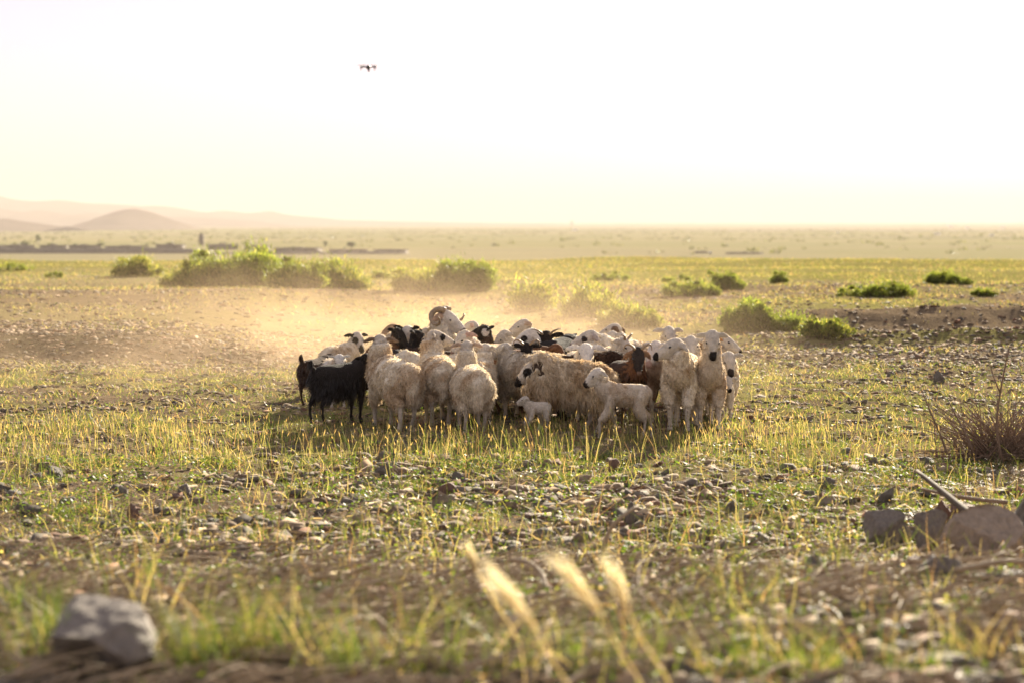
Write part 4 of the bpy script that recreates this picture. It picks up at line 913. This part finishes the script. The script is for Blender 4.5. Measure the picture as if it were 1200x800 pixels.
for k in range(560):
    a = g.uniform(0, 2 * math.pi); b0_ = np.array([bp_.x + g.normal(.05, .12), bp_.y + .15 + g.normal(0, .12), H(bp_.x, bp_.y)])
    L = g.uniform(.28, .74); d = norm(np.array([math.cos(a) * .9 + .25, math.sin(a) * .6, g.uniform(.05, 1.1)])); sd_ = g.normal(0, .10, 3)
    stick_mesh(mb, [b0_, b0_ + d * L * .5 + sd_ * .5, b0_ + d * L + sd_ + np.array([0, 0, -.15 * L])], g.uniform(.003, .007), .0012, 4)
tag(mb.build('brush_pile', M['twig']), 'tangled heap of dry brown brushwood at the right edge', 'brush')
stick('stick', 'tall thin bare stick leaning out of the brushwood heap', [(1174, 540, 14.4), (1168, 500, 14.35), (1172, 460, 14.3), (1183, 405, 14.2)], .012, .005, 'twig', forks=[[(1172, 460, 14.3), (1164, 440, 14.3), (1160, 425, 14.3)]])
stick('stick', 'bare crooked twig standing left of the brushwood heap', [(1109, 530, 14.6), (1104, 514, 14.6), (1093, 488, 14.5), (1078, 452, 14.5)], .010, .004, 'twig', forks=[[(1093, 488, 14.5), (1088, 478, 14.5), (1090, 465, 14.5)]])
stick('stick', 'short twig arching into the left side of the brushwood heap', [(1140, 528, 14.5), (1130, 505, 14.5), (1118, 482, 14.5), (1112, 470, 14.5)], .010, .004, 'twig')
stick('branch', 'thick fallen branch slanting into the rock heap', [(1152, 612, 9.9), (1128, 595, 10.3), (1100, 572, 10.8), (1075, 552, 11.3)], .026, .012, 'bark', 'branch')
stick('branch', 'thin fallen branch lying behind the thick slanting one', [(1180, 588, 11.2), (1140, 584, 11.2), (1105, 578, 11.3), (1080, 572, 11.4)], .014, .008, 'twig', 'branch')
stick('stick', 'bent grey stick rising beside the narrow upright stone', [(706, 645, 9.2), (714, 622, 9.2), (727, 606, 9.2), (748, 592, 9.3)], .012, .007)
stick('stick', 'pale stick sticking out in front of the rock heap', [(1118, 668, 7.6), (1150, 662, 7.6), (1180, 657, 7.6), (1230, 660, 7.5)], .014, .008)
stick('stick', 'grey stick lying across the blurred bottom right corner', [(830, 752, 6.1), (900, 746, 6.1), (980, 736, 6.15), (1050, 728, 6.2)], .012, .009)
stick('stick', 'bowed bleached stick left of the yellow grass ears', [(600, 655, 7.8), (622, 660, 7.7), (636, 675, 7.6), (640, 690, 7.5)], .013, .007)
stick('stick', 'dark twig curving at the bottom left below the tall grass', [(350, 715, 6.4), (400, 710, 6.4), (440, 722, 6.3), (475, 760, 6.1)], .012, .006)
# litter of dry twigs on the bank nearest the camera, beyond counting
mb = MB(); g = np.random.default_rng(55)
for k in range(5200):
    y = g.uniform(5.0, 10.2); x = g.uniform(-.28, .28) * y
    if fbm(x / .9, y / .5, 88, 2) < .44: continue
    a = g.normal(0, .55); L = g.uniform(.06, .34); z = H(x, y) + g.uniform(.004, .05); d = np.array([math.cos(a), math.sin(a), g.normal(0, .18)])
    pp = np.array([x, y, z]); stick_mesh(mb, [pp, pp + d * L * .5 + g.normal(0, .02, 3) + np.array([0, 0, .012]), pp + d * L], g.uniform(.002, .009), .0015, 4)
tag(mb.build('dry_twigs', M['twig_grey']), kind='stuff')

# ------------------------------------------------------------------ foreground grass tufts, ears and flowers
def tuft(px, base, hpx, n, lab, gr=.8, spread=.3, D=None, seed=0, w=.006, heads=False):
    n = max(10, int(n * .9))
    g = np.random.default_rng(1200 + seed); c = ground_at(px, min(base, 797)); h = hpx / F * c.y
    q = g.normal(0, .035 + h * .12, (n, 2)); P = np.stack([q[:, 0], q[:, 1], [H(c.x + a, c.y + b) - c.z for a, b in q]], 1)
    Dv = np.stack([g.normal(-.03, spread, n), g.normal(0, spread, n), np.ones(n)], 1); L = h * g.uniform(.45, 1.1, n); bd = np.stack([g.normal(0, .3, n), g.normal(0, .3, n), -.2 * g.random(n)], 1)
    V, Fq = ribbons(P, Dv, L, w * g.uniform(.6, 1.3, n), 4, bd, g, (1, .9, .7, .4, .05)); o = mesh_np('grass_tuft', V, Fq, M['grass'], None, rep(gcol(g, n, gr), 10)); o.location = c
    return tag(o, lab, 'grass tuft', 'grass tufts in the foreground')
for q, a in enumerate([
 (100, 690, 75, 26, 'spiky green tuft left of centre in the dark hollow'), (160, 700, 120, 30, 'tall thin tuft beside the spiky one on the left'), (268, 780, 120, 110, 'large dense blurred tuft above the bottom left rocks'),
 (325, 775, 150, 110, 'tallest blurred green tuft right of the dense one'), (300, 640, 55, 30, 'small tuft at the left on the stony belt'), (210, 640, 70, 22, 'thin straw tuft behind the reddish upright stone', .3),
 (20, 720, 90, 40, 'yellow green tuft at the left edge'), (30, 790, 120, 50, 'blurred tuft in the bottom left corner'), (480, 790, 140, 60, 'blurred tuft left of the yellow flower'), (590, 795, 120, 60, 'thin blurred tuft right of the yellow flower', .7),
 (745, 790, 110, 60, 'green blurred tuft below the right ear'), (690, 790, 90, 60, 'green blurred tuft below the middle ear'), (1085, 708, 60, 40, 'pale spiky tuft in front of the rock heap', .5), (1078, 660, 80, 16, 'thin straw coloured stalks before the rock heap', .1),
 (880, 720, 130, 40, 'tall blurred tuft right of centre', .6), (875, 790, 120, 60, 'blurred tuft at the bottom right of centre'), (1060, 795, 60, 60, 'low green tuft at the bottom right'), (990, 660, 50, 30, 'small green tuft left of the rounded boulder'),
 (42, 548, 60, 16, 'thin tuft at the left edge above the grey wedge shaped stone', .5), (690, 620, 90, 14, 'reddish thin stalks left of the narrow upright stone', .1), (905, 470, 90, 12, 'tall straw stalks standing alone right of the flock', .1), (1180, 600, 60, 20, 'small tuft at the foot of the brushwood heap', .5),
 (185, 735, 150, 24, 'tall reddish blurred stalks at left', .1), (130, 800, 60, 60, 'green weeds growing before the angular brown rock', .95), (560, 620, 60, 24, 'small tuft on the stony belt below the flock', .6), (800, 640, 60, 24, 'small tuft on the stony belt right of the narrow stone', .6),
 (420, 640, 60, 24, 'small tuft on the stony belt below the black goat', .6), (1150, 775, 80, 50, 'straw tuft near the bottom right corner', .4),
 (60, 760, 110, 90, 'dense green tuft behind the big angular brown rock', .9), (230, 795, 110, 110, 'wide green tuft right of the big angular brown rock', .9), (410, 795, 90, 90, 'green blurred tuft between the tallest one and the yellow flower', .9),
 (960, 795, 90, 80, 'straw and green tuft right of centre at the bottom edge', .6), (530, 740, 60, 60, 'low green tuft left of the glowing ears', .9), (800, 745, 70, 60, 'low green tuft right of the glowing ears', .9)]):
    tuft(*a[:5], gr=a[5] if len(a) > 5 else .78, seed=q, w=.0042)
def barley(tip, bot, D, lab, seed):
    """a nodding grass ear with long bristles on its stalk"""
    g = np.random.default_rng(1500 + seed); b = np.array(at_depth(*bot, D)); t_ = np.array(at_depth(*tip, D - .05)); gx = b[0] + .13; gz = H(gx, D + .05)
    o = empty('grass_ear', (gx, D + .05, gz), lab, 'grass ear', 'nodding bristly ears in the foreground'); org = np.array([gx, D + .05, gz])
    mb = MB(); stick_mesh(mb, [np.zeros(3), np.array([-.02, 0, (b[2] - gz) * .45]), b - org + np.array([.035, 0, -.07]), b - org], .0016, .0012, 6); mb.build('stem', M['straw'], o, True)
    ax = t_ - b; Lx = np.linalg.norm(ax); ax = ax / Lx; s1 = norm(np.cross(ax, (0, 1, 0))); s2 = np.cross(ax, s1); mb = MB()
    for k in range(34):
        tt = k / 33; a = k * 2.4; c0 = b - org + ax * (Lx * .56 * tt) + np.array([0, 0, -.01 * tt * tt]); rd = .006 * math.sin(math.pi * (.15 + .8 * tt)); q = s1 * math.cos(a) + s2 * math.sin(a)
        V, Fq = loft([c0 + q * rd * .5, c0 + q * rd * 1.4 + ax * .006, c0 + q * rd * 1.4 + ax * .014], [.0012, .003, .0008], [.0012, .003, .0008], up=q, seg=6, sub=2); mb.add(V, Fq)
    mb.build('spike', M['straw'], o, True)
    n = 110; tt = g.random(n); a = g.uniform(0, 6.28, n); q = s1 * np.cos(a)[:, None] + s2 * np.sin(a)[:, None]
    V, Fq = ribbons(b - org + ax * (Lx * .56 * tt)[:, None] + q * .004, ax + q * .24, Lx * .42 * g.uniform(.6, 1.1, n), .0018, 2, None, g, (1, .7, .2)); mesh_np('bristle', V, Fq, M['straw'], o)
barley((553, 648), (628, 735), 4.3, 'left one of three glowing bristly ears', 1)
barley((632, 632), (703, 716), 4.4, 'middle and longest of three glowing bristly ears', 2)
barley((708, 640), (736, 716), 4.5, 'right upright one of three glowing bristly ears', 3)
barley((540, 628), (560, 668), 5.2, 'small blurred ear above the left glowing one', 4)
def flower(px, py, D, lab, r=.012):
    p = np.array(at_depth(px, py, D)); gz = H(p[0], p[1]); o = empty('flower', (p[0], p[1], gz), lab, 'flower', 'yellow flowers in the foreground'); h = p[2] - gz
    mb = MB(); stick_mesh(mb, [(0, 0, 0), (.01, 0, h * .5), (0, 0, h)], .0015, .001, 5); mb.build('stem', M['straw'], o)
    mb = MB(); V, Fq = loft([(0, 0, h - .003), (0, -.001, h + .005)], [r * .35, r * .25], [r * .35, r * .25], up=(1, 0, 0), seg=8, sub=1); mb.add(V, Fq); mb.build('flower_centre', M['straw'], o)
    n = 14; a = np.linspace(0, 6.28, n, endpoint=False); V, Fq = ribbons(np.tile([0, 0, h], (n, 1)), np.stack([np.cos(a), np.sin(a), .35 + .3 * np.sin(a * 3)], 1), r, r * .45, 2, None, rng, (.5, 1, .5), turn=a + math.pi / 2); mesh_np('petals', V, Fq, M['petal'], o)
flower(564, 792, 5.1, 'yellow flower at the bottom left of centre'); flower(1043, 691, 6.9, 'yellow flower right of a paler one below the rock heap', .014); flower(1007, 688, 7.0, 'smaller yellow flower below the rounded boulder', .011)
flower(818, 652, 8.4, 'tiny yellow flower in the weeds right of centre', .010); flower(1196, 680, 6.9, 'orange yellow flower at the right edge', .013)
